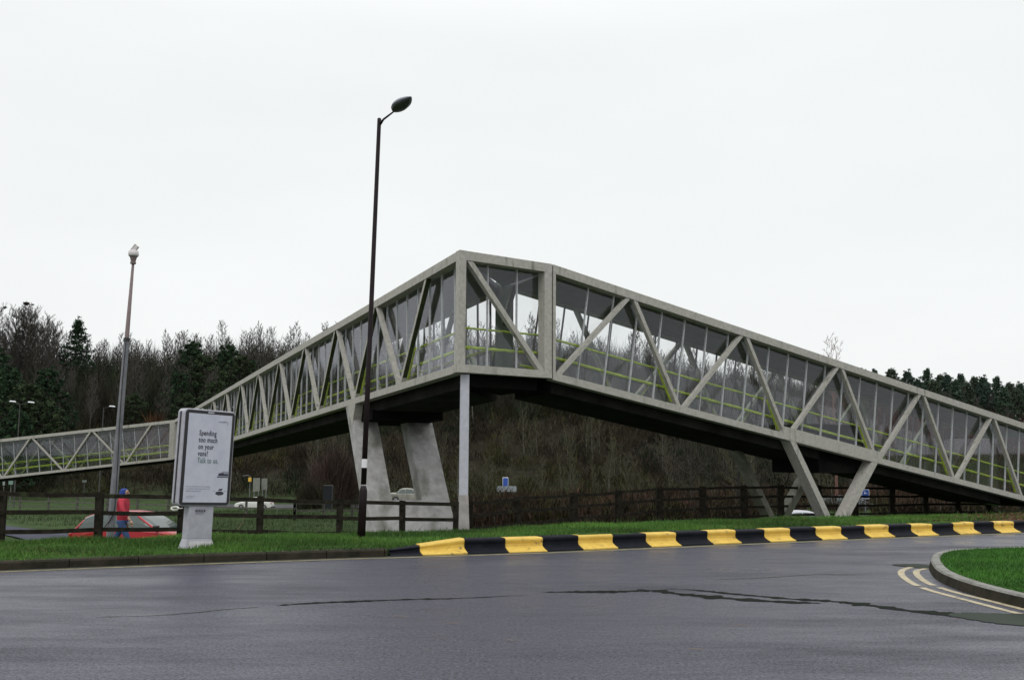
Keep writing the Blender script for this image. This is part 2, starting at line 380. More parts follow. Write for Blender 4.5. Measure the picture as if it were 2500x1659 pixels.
def inset(P, d):
    o = []
    N = len(P)
    for i in range(N):
        a = Vector(P[i-1][:2]); b = Vector(P[(i+1) % N][:2]); t = (b-a).normalized(); n = Vector((-t.y, t.x))
        if (ctr-Vector(P[i][:2])).dot(n) < 0: n = -n
        o.append((P[i][0]+n.x*d, P[i][1]+n.y*d))
    return o
KB2 = mat('pale_kerb_top', (0.24, 0.235, 0.22), 0.8, col2=(0.12, 0.115, 0.10), scale=4, bump=0.4, bscale=30)
a0 = inset(islc, -0.03); a1 = inset(islc, 0.0); a2 = inset(islc, 0.02); a3 = inset(islc, 0.13); mb = MB(); N = len(islc)
rings = [(a1, 0.11), (a2, 0.135), (a3, 0.135), (a3, 0.02)]
for P_, z in rings: mb.v += [(p[0], p[1], z) for p in P_]
for k in range(len(rings)-1):
    for j in range(N): mb.f.append((k*N+j, k*N+(j+1) % N, (k+1)*N+(j+1) % N, (k+1)*N+j))
tag(mb.build('island_kerb', KB2), kind='structure')
mb = MB(); mb.v = [(p[0], p[1], 0.0) for p in a0]+[(p[0], p[1], 0.1105) for p in a1]
for j in range(N): mb.f.append((j, (j+1) % N, N+(j+1) % N, N+j))
tag(mb.build('island_kerb_face', KERB), kind='structure')
a4 = inset(islc, 0.12); mb = MB(); mb.v = [(p[0], p[1], 0.12) for p in a4]; 
inn = [(ctr.x+(p[0]-ctr.x)*0.55, ctr.y+(p[1]-ctr.y)*0.55, 0.24) for p in a4]; mb.v += inn+[(ctr.x, ctr.y, 0.28)]
for j in range(N):
    mb.f.append((j, (j+1) % N, N+(j+1) % N, N+j)); mb.f.append((N+j, N+(j+1) % N, 2*N))
GI = mat('island_turf', (0.05, 0.115, 0.02), 0.95, col2=(0.03, 0.075, 0.014), scale=3, bump=0.6, bscale=20, spec=0.1)
tag(mb.build('island_ground', GI), kind='structure')
YD = mat('faded_double_yellow', (0.50, 0.42, 0.27), 0.6, col2=(0.27, 0.23, 0.16), scale=9, stain=((0.06, 0.06, 0.06), 8, 1.0, 0.60))
dy = [[(6.15, 15.12), (5.94, 15.02), (5.61, 14.55), (5.38, 13.95), (5.21, 13.25), (5.15, 12.85), (5.13, 12.3), (5.22, 11.36), (5.32, 10.5), (5.55, 9.4), (5.9, 8.2)],
      [(6.25, 14.95), (6.05, 14.82), (5.80, 14.5), (5.58, 13.9), (5.42, 13.26), (5.37, 12.9), (5.36, 12.27), (5.44, 11.5), (5.54, 10.6), (5.77, 9.4), (6.1, 8.2)]]
for q, line in enumerate(dy):
    c = catmull(line, 6, False); mb = MB()
    for i in range(len(c)-1):
        if 30 <= i <= 31: continue
        a = Vector(c[i][:2]); b = Vector(c[i+1][:2]); t = (b-a).normalized(); n = Vector((-t.y, t.x))*0.045
        mb.poly([(*(a+n), 0.004), (*(b+n), 0.004), (*(b-n), 0.004), (*(a-n), 0.004)])
    tag(mb.build('road_marking', YD, recalc=False), kind='structure')

# puddles, cracks full of water
WATER = mat('dark_water', (0.016, 0.024, 0.015), 0.4, spec=0.02)  # dark green colour with hardly any gloss
SEAM = mat('dark_wet_seam', (0.010, 0.013, 0.009), 0.6, spec=0.015)
WETD = mat('dark_wet_patch', (0.022, 0.022, 0.023), 0.32, col2=(0.03, 0.03, 0.032), scale=20)
rnd = random.Random(5)
def streak(pts, wid, name, label, m=SEAM, z=0.004, breaks=()):
    c = catmull(pts, 10, False); mb = MB(); n_ = len(c); L, Rr = [], []
    for i in range(n_):
        a = Vector(c[max(i-1, 0)][:2]); b = Vector(c[min(i+1, n_-1)][:2]); t = (b-a).normalized(); n = Vector((-t.y, t.x))
        f = i/(n_-1); wv = 1.55*(wid[0]*(1-f)+wid[1]*f); wv *= min(1, 6*f+0.05, 6*(1-f)+0.05)
        wv *= 0.45+0.9*abs(math.sin(i*0.61)+0.6*math.sin(i*1.7+2)+0.5*math.sin(i*0.23))
        j = rnd.uniform(-0.01, 0.01); p = Vector(c[i][:2])
        L.append(p+n*(wv*rnd.uniform(0.4, 0.6)+j)); Rr.append(p-n*(wv*rnd.uniform(0.4, 0.6)-j))
    for i in range(n_-1):
        mb.poly([(*L[i], z), (*L[i+1], z), (*Rr[i+1], z), (*Rr[i], z)])
    return tag(mb.build(name, m, recalc=False), label, 'puddle')
streak([(-4.13, 10.05), (-3.46, 10.2), (-3.01, 10.55), (-2.64, 10.78)], (0.02, 0.03), 'puddle', 'faint thin line of water in the road joint in front of the poster sign', WETD)
streak([(-2.5, 10.86), (-2.16, 11.04), (-1.56, 11.25), (-1.04, 11.4), (-0.63, 11.48), (0.21, 11.79)], (0.055, 0.02), 'puddle', 'dark thin crack of water across the road in front of the concrete pier')
streak([(0.38, 12.04), (0.75, 12.09), (1.24, 12.12), (1.7, 12.25), (1.91, 12.04), (2.37, 11.69), (2.99, 11.39), (3.45, 11.3)], (0.07, 0.13), 'puddle', 'long dark water streak bending down from the middle of the road')
streak([(1.87, 12.44), (2.25, 12.31), (2.67, 11.97), (3.2, 11.62), (3.6, 11.45), (3.88, 11.22), (4.26, 10.75), (4.77, 10.48), (5.2, 10.3)], (0.03, 0.14), 'puddle', 'second dark water streak running right to the puddle beside the double yellow lines')
streak([(2.66, 13.38), (3.18, 13.54), (3.62, 13.74), (4.27, 14.06), (4.95, 14.05)], (0.03, 0.035), 'puddle', 'short broken wet line in the road, left of the island tip', WETD)
mb = MB(); c = catmull([(4.5, 10.5), (4.75, 10.66), (5.1, 10.62), (5.6, 10.55), (6.0, 10.2), (5.75, 9.8), (5.2, 9.78), (4.8, 9.95), (4.62, 10.2)], 6)
mb.poly([(x+0.02*math.sin(i*1.9), y+0.02*math.sin(i*2.3), 0.006) for i, (x, y) in enumerate(c)])
tag(mb.build('puddle', WATER, recalc=False), 'widest puddle, dark green, beside the island kerb', 'puddle')
mb = MB(); c = catmull([(5.75, 15.3), (5.95, 15.42), (6.25, 15.42), (6.33, 15.1), (6.1, 14.85), (5.9, 15.05)], 5)
mb.poly([(x, y, 0.008) for x, y in c]); tag(mb.build('puddle', WATER, recalc=False), 'small black puddle against the tip of the island kerb', 'puddle')
# fallen twigs on the asphalt
TW = mat('tan_stalk', (0.22, 0.15, 0.10), 0.8)
for i, (x, y, a, l) in enumerate([(-1.1, 10.15, -20, 0.22), (-0.55, 9.75, -8, 0.14), (0.0, 8.9, -25, 0.09), (2.2, 9.75, 5, 0.18), (1.55, 8.55, -10, 0.14), (4.45, 10.2, 10, 0.13)]):
    mb = MB(); dx, dy_ = math.cos(R(a))*l/2, math.sin(R(a))*l/2
    mb.tube([(x-dx, y-dy_, 0.008), (x, y+0.01, 0.012), (x+dx, y+dy_, 0.008)], [0.001, 0.003, 0.001], 5)
    tag(mb.build('fallen_stalk', TW), 'thin tan dead stalk lying on the wet grey asphalt', 'stalk', 'dead stalks scattered on the road')

# ------------------------------------------------------------------ covered footbridge
def dplan(h): return Vector((math.sin(h), math.cos(h), 0))
HA, SA, HR_, SR, HM, HF, SF = -0.4372, -0.0419, 0.9618, -0.1547, 0.9313, R(-91), -0.118
C1 = Vector((-1.4217, 26.4005, 5.5043+CAMZ)); C2 = C1+dplan(HM)*3.2095
LB = 5.0586; H = 3.3; WB = 3.0
def d3(h, s): return Vector((math.sin(h)*math.cos(s), math.cos(h)*math.cos(s), math.sin(s)))
def n3(h, s): return Vector((-math.sin(h)*math.sin(s), -math.cos(h)*math.sin(s), math.cos(s)))
tA = Vector((math.cos(HA), -math.sin(HA), 0)); tR = Vector((-math.cos(HR_), math.sin(HR_), 0)); tF = Vector((math.cos(HF), -math.sin(HF), 0))
# inner corner: offset lines of A and R
def isect(p, d, q, e):
    den = d.x*e.y-d.y*e.x; k = ((q.x-p.x)*e.y-(q.y-p.y)*e.x)/den; return p+d*k, k
pa = C1+tA*WB; pr_ = C2+tR*WB
I2, kA = isect(pa, dplan(HA), pr_, dplan(HR_)); _, kR = isect(pr_, dplan(HR_), pa, dplan(HA))
IC = Vector((I2.x, I2.y, C1.z-0.03))
bridge = empty('footbridge', (C1.x, C1.y, -0.9))
tag(bridge, 'covered concrete truss footbridge with glazed sides rising to a corner above the grass', 'footbridge')
inv = Matrix.Translation((-C1.x, -C1.y, 0.9))
def fin(o):   # keep world placement of bridge parts
    o.matrix_parent_inverse = inv if o.parent is bridge else Matrix.Identity(4); return o
cnt = {'diagonal': 0, 'mullion': 0, 'glazing_panel': 0}; rest = {k: MB() for k in cnt}; inner_rest = {k: MB() for k in cnt}
MULLD = mat('shaded_dark_metal', (0.13, 0.12, 0.13), 0.6, var=0.3, scale=12)  # darker copy of the mullion metal, with the inner side's shade in its colour
LIM = {'diagonal': 90, 'mullion': 95, 'glazing_panel': 95}
MATS = {'diagonal': CONC, 'mullion': MULL, 'glazing_panel': GLASS}
def element(kind, mb, parent, m=None):
    if cnt[kind] < LIM[kind] and parent.get('_show', 1):
        cnt[kind] += 1; mb.build(kind, m or MATS[kind], parent)
    else:
        r_ = (rest if parent.get('_show', 1) else inner_rest)[kind]; i = len(r_.v); r_.v += mb.v; r_.f += [tuple(i+k for k in f) for f in mb.f]
def truss(P, h, s, t, Lt, oT, m0, sgn=1, top0=0.0, bot0=0.0, show=True, endpost=None, startpost=None, first_bottom=None, rail=True, mat_c=CONC, postw=0.25):
    """outer face at c=0 through P (top edge); runs along h with slope s; t points into the bridge"""
    d = d3(h, s); n = n3(h, s); dp = dplan(h)
    def W(a, b, c): return P+d*a+n*b+t*c
    def a_at(dist, b): return (dist+b*math.sin(s))/math.cos(s)
    frame = MB()
    def chord(b0, b1, s0, s1, c0=0.0, c1=0.32):
        pts = []
        for b in (b0, b1):
            A0, A1 = a_at(s0, b), a_at(s1, b)
            pts += [W(A0, b, c0), W(A1, b, c0), W(A1, b, c1), W(A0, b, c1)]
        frame.hexa(pts)
    chord(-0.25, 0, top0, Lt); chord(-H, -H+0.21, bot0, Lt)
    def vpost(x0, x1, c0=0.003, c1=0.30):
        pts = []
        for b in (-H+0.205, -0.245):
            pts += [W(a_at(x0, b), b, c0), W(a_at(x1, b), b, c0), W(a_at(x1, b), b, c1), W(a_at(x0, b), b, c1)]
        frame.hexa(pts)
    if startpost: vpost(*startpost)
    if endpost: vpost(*endpost)
    fr = frame.build('side_truss', mat_c, bridge); fin(fr); fr['_show'] = 1 if show else 0
    # diagonals in a running V pattern
    bt, bb = -0.22, -H+0.18; lim = Lt/math.cos(s)
    alg = MB(); ushade = MB()
    def diag(a_top, a_bot, w_=0.064):
        mb = MB(); dx = a_bot-a_top; 
        q = math.hypot(dx, bt-bb); wx = w_*q/(bt-bb)
        mb.hexa([W(a_bot-wx, bb, 0.02), W(a_bot+wx, bb, 0.02), W(a_bot+wx, bb, 0.17), W(a_bot-wx, bb, 0.17),
                 W(a_top-wx, bt, 0.02), W(a_top+wx, bt, 0.02), W(a_top+wx, bt, 0.17), W(a_top-wx, bt, 0.17)])
        element('diagonal', mb, fr, mat_c)
        fl = lambda a0, a1, t: a0+(a1-a0)*t
        sx = 1 if a_top < a_bot else -1
        ushade.hexa([W(a_bot-sx*(wx+.007), bb+.01, .026), W(a_bot-sx*(wx+.001), bb+.01, .026), W(a_bot-sx*(wx+.001), bb+.01, .168), W(a_bot-sx*(wx+.007), bb+.01, .168), W(a_top-sx*(wx+.007), bt-.01, .026), W(a_top-sx*(wx+.001), bt-.01, .026), W(a_top-sx*(wx+.001), bt-.01, .168), W(a_top-sx*(wx+.007), bt-.01, .168)])  # thin dark slab painting shade onto the diagonal's underside
        A0, A1 = fl(a_bot, a_top, .04), fl(a_bot, a_top, .36); B0, B1 = fl(bb, bt, .04), fl(bb, bt, .36)
        alg.hexa([W(A0-sx*wx*1.0, B0, .174), W(A0-sx*wx*1.9, B0, .174), W(A0-sx*wx*1.9, B0, .23), W(A0-sx*wx*1.0, B0, .23), W(A1-sx*wx*1.0, B1, .174), W(A1-sx*wx*1.5, B1, .174), W(A1-sx*wx*1.5, B1, .21), W(A1-sx*wx*1.0, B1, .21)])
    k = 0; nodes_b = []
    hb = LB/2; off = 0.115
    while True:
        aT = oT+k*LB
        if aT > lim-0.6: break
        for aB, q in ((aT-hb, -1), (aT+hb, 1)):
            if aB > a_at(top0, bb)-0.3 and aB < lim-0.3: diag(aT+q*off, aB-q*off)
        if aT-hb > 0: nodes_b.append(aT-hb)
        k += 1
    if ushade.v and abs(h-HA) < 0.01: ushade.build('underside_shade_film', USHADE, fr)['kind'] = 'stuff'
    if alg.v: alg.build('algae_edge', MOSS, fr)['kind'] = 'stuff'
    # glazing behind: bays of five lights
    bg0, bg1 = -H+0.2, -0.24; a = m0
    while a < lim-0.2:
        mb = MB(); mb.hexa([W(a-0.016, bg0, 0.262), W(a+0.016, bg0, 0.262), W(a+0.016, bg0, 0.325), W(a-0.016, bg0, 0.325), W(a-0.016, bg1, 0.262), W(a+0.016, bg1, 0.262), W(a+0.016, bg1, 0.325), W(a-0.016, bg1, 0.325)])
        element('mullion', mb, fr); a += LB/5
    a = max(a_at(top0, bg1), a_at(top0, bg0))
    edges = [top0+0.02]
    x = oT*math.cos(s)
    while x < Lt-0.5:
        if x > top0+0.4: edges.append(x)
        x += LB*math.cos(s)
    edges.append(Lt-0.02)
    for e0, e1 in zip(edges[:-1], edges[1:]):
        mb = MB(); c0, c1 = 0.288, 0.298
        mb.hexa([W(a_at(e0, bg0), bg0, c0), W(a_at(e1, bg0), bg0, c0), W(a_at(e1, bg0), bg0, c1), W(a_at(e0, bg0), bg0, c1),
                 W(a_at(e0, bg1), bg1, c0), W(a_at(e1, bg1), bg1, c0), W(a_at(e1, bg1), bg1, c1), W(a_at(e0, bg1), bg1, c1)])
        element('glazing_panel', mb, fr)
    if rail:
        for hb_, rr in ((0.52, 0.046), (1.05, 0.034)):
            mb = MB(); b = -H+0.21+hb_
            mb.tube([W(a_at(top0+0.05, b)+j*(Lt-top0-0.1)/24, b+0.006*math.sin(j*2.1), 0.42) for j in range(25)], rr, 6)
            mb.build('handrail', MOSS, fr)
    if '_show' in fr: del fr['_show']
    return W, a_at, nodes_b
LA, LR_ = 63.8, 28.0
EA = C1+dplan(HA)*LA+Vector((0, 0, -math.tan(-SA)*LA))
WR, aR, nbR = truss(C2, HR_, SR, tR, LR_, 0.6221*LB, 1.63, top0=0.035, bot0=0.035, startpost=(0.036, 0.13))
# level landing face between the two ramps
WM, aM, _ = truss(C1, HM, 0, Vector((-math.cos(HM), math.sin(HM), 0)), 3.2, 60, 1.13, top0=0.21, startpost=None, endpost=(2.93, 3.195))
dM = d3(HM, 0); tM = Vector((-math.cos(HM), math.sin(HM), 0)); nM = Vector((0, 0, 1))
mb = MB(); q0, q1 = C1+dM*0.30-nM*0.2, C1+dM*2.86-nM*(H-0.19)
mb.hexa([q1-dM*.1+tM*.02, q1+dM*.1+tM*.02, q1+dM*.1+tM*.17, q1-dM*.1+tM*.17, q0-dM*.1+tM*.02, q0+dM*.1+tM*.02, q0+dM*.1+tM*.17, q0-dM*.1+tM*.17])
fin(mb.build('diagonal', CONC, bridge))
WA, aA, nbA = truss(C1, HA, SA, tA, LA, 0.5124*LB, 0.5124*LB-1.5*LB/5, top0=0.27, endpost=(LA-0.4, LA))
# corner post
mb = MB(); dA = dplan(HA)
pp = [C1, C1+dM*0.215, C1+dM*0.215+dA*0.275, C1+dA*0.275]
mb.prism([(p.x, p.y) for p in pp], C1.z-H-0.004, C1.z+0.004)
fin(mb.build('corner_post', CONC, bridge))
# joint plate between landing and right ramp
mb = MB(); mb.hexa([C2+dM*-0.004-nM*H+tM*.05, C2+dM*.04-nM*H+tM*.05, C2+dM*.04-nM*H+tM*.3, C2-dM*.004-nM*H+tM*.3, C2-dM*.004+tM*.05-nM*.02, C2+dM*.04+tM*.05-nM*.02, C2+dM*.04+tM*.3-nM*.02, C2-dM*.004+tM*.3-nM*.02])
fin(mb.build('joint_seal', SOFFIT, bridge))
# inner trusses
PRi = pr_.copy(); PAi = pa.copy()
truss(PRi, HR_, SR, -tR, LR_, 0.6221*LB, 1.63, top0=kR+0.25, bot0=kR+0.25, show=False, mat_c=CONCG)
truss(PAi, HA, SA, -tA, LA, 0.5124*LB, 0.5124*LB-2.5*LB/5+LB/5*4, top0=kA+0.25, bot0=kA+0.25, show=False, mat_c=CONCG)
mb = MB(); dR = dplan(HR_)
pp = [IC, IC+dR*0.22, IC+dR*0.22-tR*0.2, IC-(tA+tR)*0.24, IC+dA*0.22-tA*0.2, IC+dA*0.22]
mb.prism([(p.x, p.y) for p in pp], IC.z-H, IC.z-0.02)
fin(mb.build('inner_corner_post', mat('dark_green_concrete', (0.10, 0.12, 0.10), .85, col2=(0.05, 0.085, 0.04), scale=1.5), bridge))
# far stretch
truss(EA, HF, SF, tF, 24, 1.9, 0.45, top0=0.0, startpost=(0.003, 0.36))
PFi = EA+tF*WB
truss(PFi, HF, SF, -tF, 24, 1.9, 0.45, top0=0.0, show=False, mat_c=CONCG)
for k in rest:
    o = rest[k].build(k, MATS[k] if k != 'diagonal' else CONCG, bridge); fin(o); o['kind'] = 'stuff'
    o.name = k
for k in inner_rest:
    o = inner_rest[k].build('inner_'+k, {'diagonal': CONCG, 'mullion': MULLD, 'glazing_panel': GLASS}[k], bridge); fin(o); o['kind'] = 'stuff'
# roofs, decks and their dark undersides
def pt(P, h, s, t, dist, c): q = P+dplan(h)*dist+t*c; return Vector((q.x, q.y, P.z+math.tan(s)*dist))
EAi = pt(C1, HA, SA, tA, LA, WB)
CI = 0.12
SOFFIT2 = mat('painted_shade_girder', (0.03, 0.03, 0.027), 0.95, col2=(0.012, 0.012, 0.011), scale=0.8, spec=0.08, detail=10)  # girder concrete darkened, its underside shade put into the colour
def sheet(corners, name, dt, db, m): mb = MB(); mb.slab(corners, dt, db); fin(mb.build(name, m, bridge))
cA = [pt(C1, HA, SA, tA, 0.15, CI), pt(C1, HA, SA, tA, LA-.02, CI), pt(C1, HA, SA, tA, LA-.02, WB-CI), pt(C1, HA, SA, tA, kA+0.1, WB-CI)]
cM = [pt(C1, HM, 0, tM, 0.1, CI), pt(C1, HM, 0, tM, 3.19, CI), IC-(tA+tR)*0.1, ]
cR = [pt(C2, HR_, SR, tR, 0.0, CI), pt(C2, HR_, SR, tR, LR_-.02, CI), pt(C2, HR_, SR, tR, LR_-.02, WB-CI), pt(C2, HR_, SR, tR, kR+0.1, WB-CI)]
cF = [pt(EA, HF, SF, tF, 0.02, CI), pt(EA, HF, SF, tF, 23.98, CI), pt(EA, HF, SF, tF, 23.98, WB-CI), pt(EA, HF, SF, tF, 0.02, WB-CI)]
cL = [EA+tF*CI, EA+tF*(WB-CI)+Vector((0, 0, 0)), EAi-tA*CI]
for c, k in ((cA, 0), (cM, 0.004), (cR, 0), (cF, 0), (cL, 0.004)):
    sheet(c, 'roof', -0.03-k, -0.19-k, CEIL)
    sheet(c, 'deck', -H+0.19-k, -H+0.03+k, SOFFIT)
# downstand girders under the decks
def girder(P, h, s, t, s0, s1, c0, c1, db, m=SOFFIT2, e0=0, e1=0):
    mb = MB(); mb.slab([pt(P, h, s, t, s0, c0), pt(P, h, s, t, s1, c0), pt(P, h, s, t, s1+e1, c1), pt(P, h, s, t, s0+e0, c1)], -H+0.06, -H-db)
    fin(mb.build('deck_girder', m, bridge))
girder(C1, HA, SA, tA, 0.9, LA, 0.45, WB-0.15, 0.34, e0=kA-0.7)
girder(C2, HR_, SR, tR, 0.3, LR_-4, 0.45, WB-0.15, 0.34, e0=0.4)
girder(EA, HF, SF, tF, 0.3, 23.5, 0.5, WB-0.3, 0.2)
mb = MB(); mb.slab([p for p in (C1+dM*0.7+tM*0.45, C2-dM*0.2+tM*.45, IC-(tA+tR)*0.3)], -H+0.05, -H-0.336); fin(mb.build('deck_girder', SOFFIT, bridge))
# V legs carrying the right ramp
footA = 12.55
def ramp_z(dist): return C2.z-H-math.tan(-SR)*dist
for c0, c1, m in ((0.004, 0.42, CONC), (WB-0.42, WB-0.004, mat('dark_leg_concrete', (0.22, 0.22, 0.185), .9, col2=(0.12, 0.13, 0.09), scale=2.5))):  # rear legs take a darker concrete than the front ones
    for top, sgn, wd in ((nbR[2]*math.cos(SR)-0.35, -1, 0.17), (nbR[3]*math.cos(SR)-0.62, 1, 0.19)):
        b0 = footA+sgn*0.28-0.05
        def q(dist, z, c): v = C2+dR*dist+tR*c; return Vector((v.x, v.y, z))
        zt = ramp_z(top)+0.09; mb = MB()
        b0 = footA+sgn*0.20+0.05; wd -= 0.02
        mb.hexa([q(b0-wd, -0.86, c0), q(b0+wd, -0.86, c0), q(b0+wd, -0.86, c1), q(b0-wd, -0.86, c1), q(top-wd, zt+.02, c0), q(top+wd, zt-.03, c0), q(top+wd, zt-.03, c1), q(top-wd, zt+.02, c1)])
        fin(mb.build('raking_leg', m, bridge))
mb = MB(); mb.prism([tuple((C2+dR*a+tR*c).xy) for a, c in ((footA-.5, -.1), (footA+.6, -.1), (footA+.6, WB+.1), (footA-.5, WB+.1))], -2.0, -0.84)
fin(mb.build('footing', PIERM, bridge))
# thickened edge beam between the leg heads, and cross diaphragm
s0, s1 = nbR[2]*math.cos(SR)-0.75, nbR[3]*math.cos(SR)-0.25
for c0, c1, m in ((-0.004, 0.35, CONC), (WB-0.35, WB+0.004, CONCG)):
    mb = MB(); mb.slab([pt(C2, HR_, SR, tR, s0, c0), pt(C2, HR_, SR, tR, s1, c0), pt(C2, HR_, SR, tR, s1, c1), pt(C2, HR_, SR, tR, s0, c1)], -H+0.40, -H-0.02)
    fin(mb.build('edge_beam', m, bridge))
mb = MB(); mb.slab([pt(C2, HR_, 0, tR, s0+2.4, .45), pt(C2, HR_, 0, tR, s1-0.3, .45), pt(C2, HR_, 0, tR, s1-0.3, WB-.43), pt(C2, HR_, 0, tR, s0+2.4, WB-.43)], -H-1.0, -H-2.75)
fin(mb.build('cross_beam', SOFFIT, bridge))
# slender column below the corner
cp = C1+dM*0.16+dA*0.22+Vector((0.12, 0.1, 0)); mb = MB(); zt = C1.z-H-0.04
def sq(x, y, h_, rz=0.9): 
    c, s_ = math.cos(rz), math.sin(rz); return [(x+c*a-s_*b, y+s_*a+c*b) for a, b in ((-h_, -h_), (h_, -h_), (h_, h_), (-h_, h_))]
a_ = sq(cp.x, cp.y, 0.115, 0.12); mb.prism(a_, 0.55, zt); fin(mb.build('corner_column', LILAC, bridge, bevel=0))
mb = MB(); a_ = sq(cp.x, cp.y, 0.122, 0.12); b_ = sq(cp.x+0.05, cp.y, 0.16, 0.12)
mb.hexa([(x, y, -1.6) for x, y in b_]+[(x, y, 0.56) for x, y in a_]); fin(mb.build('column_plinth', mat('pinkish_plinth', (0.42, 0.39, 0.38), 0.8, var=0.3, scale=4), bridge))
# raking concrete portal pier under the left ramp
def pA(dist, c, z): v = C1+dA*dist+tA*c; return Vector((v.x, v.y, z))
zb, zt = -1.7, C1.z-H-0.04*10-0.30
bot, top, th = 7.15, 10.1, 0.72
def ax(z): return bot+(top-bot)*(z-(-1.3))/(zt+1.3)
mb = MB()
def leg(c0, c1, z0, z1):
    mb.hexa([pA(ax(z0), c0, z0), pA(ax(z0), c1, z0), pA(ax(z0)+th, c1, z0), pA(ax(z0)+th, c0, z0), pA(ax(z1), c0, z1), pA(ax(z1), c1, z1), pA(ax(z1)+th, c1, z1), pA(ax(z1)+th, c0, z1)])
leg(0.02, 0.90, 0.06, zt+0.25); leg(2.0, 2.98, 0.06, zt+0.25); leg(0.02, 2.98, zb, 0.06)
fin(mb.build('concrete_pier', PIERM, bridge))
mb = MB(); zz = C1.z-H-0.04*9.6  # wedge bracket from the edge chord down to the pier
a0_ = 10.6
mb.hexa([pA(a0_-0.62, 0.003, zz-0.75), pA(a0_-0.55, .003, zz-0.75), pA(a0_-0.55, .3, zz-0.75), pA(a0_-0.62, .3, zz-0.75), pA(a0_-0.95, .003, zz+0.03), pA(a0_+0.15, .003, zz+.0), pA(a0_+0.15, .3, zz), pA(a0_-0.95, .3, zz+.03)])
fin(mb.build('pier_bracket', CONC, bridge))
mb = MB(); mb.slab([pt(C1, HA, SA, tA, 8.6, 0.3), pt(C1, HA, SA, tA, 11.6, 0.3), pt(C1, HA, SA, tA, 11.6, WB-.1), pt(C1, HA, SA, tA, 8.6, WB-.1)], -H-0.30, -H-0.62)
fin(mb.build('cross_beam', SOFFIT, bridge))

# ------------------------------------------------------------------ timber fences
WOOD = mat('dark_weathered_timber', (0.030, 0.026, 0.019), 0.9, col2=(0.010, 0.009, 0.007), scale=6, bump=0.4, bscale=20, spec=0.1, stain=((0.04, 0.05, 0.024), 3, 0.5, 0.62))
WOOD2 = mat('grey_weathered_timber', (0.12, 0.115, 0.10), 0.9, col2=(0.05, 0.05, 0.04), scale=6, bump=0.3)
def fence(name, pts, tops, rails, label, m, group=None, pw=0.065, dark=None):
    c0 = Vector((pts[0][0], pts[0][1], gz(*pts[0]))); f = empty(name, c0); tag(f, label, 'fence', group); rn = random.Random(3)
    for (x, y), zt in zip(pts, tops):
        mb = MB(); g = min(gz(x, y)-0.1, zt-1.0); lx, ly = rn.uniform(-.02, .02), rn.uniform(-.02, .02); k = pw*rn.uniform(0.9, 1.15)
        mb.hexa([(x-k-c0.x, y-k*.7-c0.y, g-c0.z), (x+k-c0.x, y-k*.7-c0.y, g-c0.z), (x+k-c0.x, y+k*.7-c0.y, g-c0.z), (x-k-c0.x, y+k*.7-c0.y, g-c0.z),
                 (x-k-c0.x+lx, y-k*.7-c0.y, zt-c0.z+.02), (x+k-c0.x+lx, y-k*.7-c0.y, zt-c0.z+rn.uniform(-.01, .03)), (x+k-c0.x+lx, y+k*.7-c0.y, zt-c0.z), (x-k-c0.x+lx, y+k*.7-c0.y, zt-c0.z)])
        mb.build('post', m, f)
    for dz in rails:
        for i in range(len(pts)-1):
            a = Vector((pts[i][0], pts[i][1]-pw*0.8, tops[i]-dz+rn.uniform(-.02, .02))); b = Vector((pts[i+1][0], pts[i+1][1]-pw*.8, tops[i+1]-dz+rn.uniform(-.02, .02)))
            a -= c0; b -= c0; e = (b-a).normalized()*0.06; a -= e; b += e; mb = MB(); h = 0.043; t_ = 0.018
            mid = (a+b)/2+Vector((0, 0, rn.uniform(-.025, .005)))
            for p, q in ((a, mid), (mid, b)):
                mb.hexa([(p.x, p.y-t_, p.z-h), (q.x, q.y-t_, q.z-h), (q.x, q.y+t_, q.z-h), (p.x, p.y+t_, p.z-h), (p.x, p.y-t_, p.z+h), (q.x, q.y-t_, q.z+h), (q.x, q.y+t_, q.z+h), (p.x, p.y+t_, p.z+h)])
            mb.build('rail', m, f)
    return f
def fp(px, Y, py=1300): v = at(px, py, Y); return (v.x, v.y)
L1 = [(-205, 18.9), (3, 20.0), (240, 21.0), (440, 21.9), (633, 22.8), (828, 23.7), (982, 24.5), (1112, 25.7)]
fence('timber_fence', [fp(*p) for p in L1], [at(x, {-205: 1195, 3: 1199, 240: 1201, 440: 1205, 633: 1212, 828: 1218, 982: 1222, 1112: 1226}[x], Y).z for x, Y in L1], (0.06, 0.42, 0.77), 'dark weathered post and rail fence behind the poster sign, ending at the slender column', WOOD)
L2 = [(1145, 27.2), (1264, 28.8), (1401, 30.6), (1510, 32.1), (1611, 33.6), (1716, 35.1), (1818, 36.6), (1907, 37.9), (2001, 39.3), (2090, 40.7), (2180, 42.2), (2262, 43.6), (2340, 45), (2415, 46.4), (2500, 48), (2590, 49.7)]
tp = np.interp([x for x, _ in L2], [1145, 1264, 1401, 1611, 1900, 2180, 2590], [1222, 1212, 1203, 1189, 1184, 1187, 1190])
fence('timber_fence', [fp(*p) for p in L2], [at(x, t, Y).z for (x, Y), t in zip(L2, tp)], (0.06, 0.40, 0.76, 1.1), 'dark four rail timber fence running off to the right behind the V legs', WOOD, pw=0.11)
L3 = [(720, 50), (601, 54.5), (500, 58.5), (410, 62.5), (335, 66.3), (262, 70), (188, 73.5), (118, 77.5), (48, 81), (-20, 84.5)]
fence('timber_fence', [fp(p[0], p[1], 1240) for p in L3], [at(x, np.interp(x, [-20, 118, 601, 720], [1207, 1209, 1218, 1219]), Y).z for x, Y in L3], (0.08, 0.45, 0.82), 'distant grey timber fence under the far left end of the footbridge', WOOD2)
L4 = [(720, 50), (790, 52), (860, 54), (930, 56), (1000, 58), (1070, 60)]
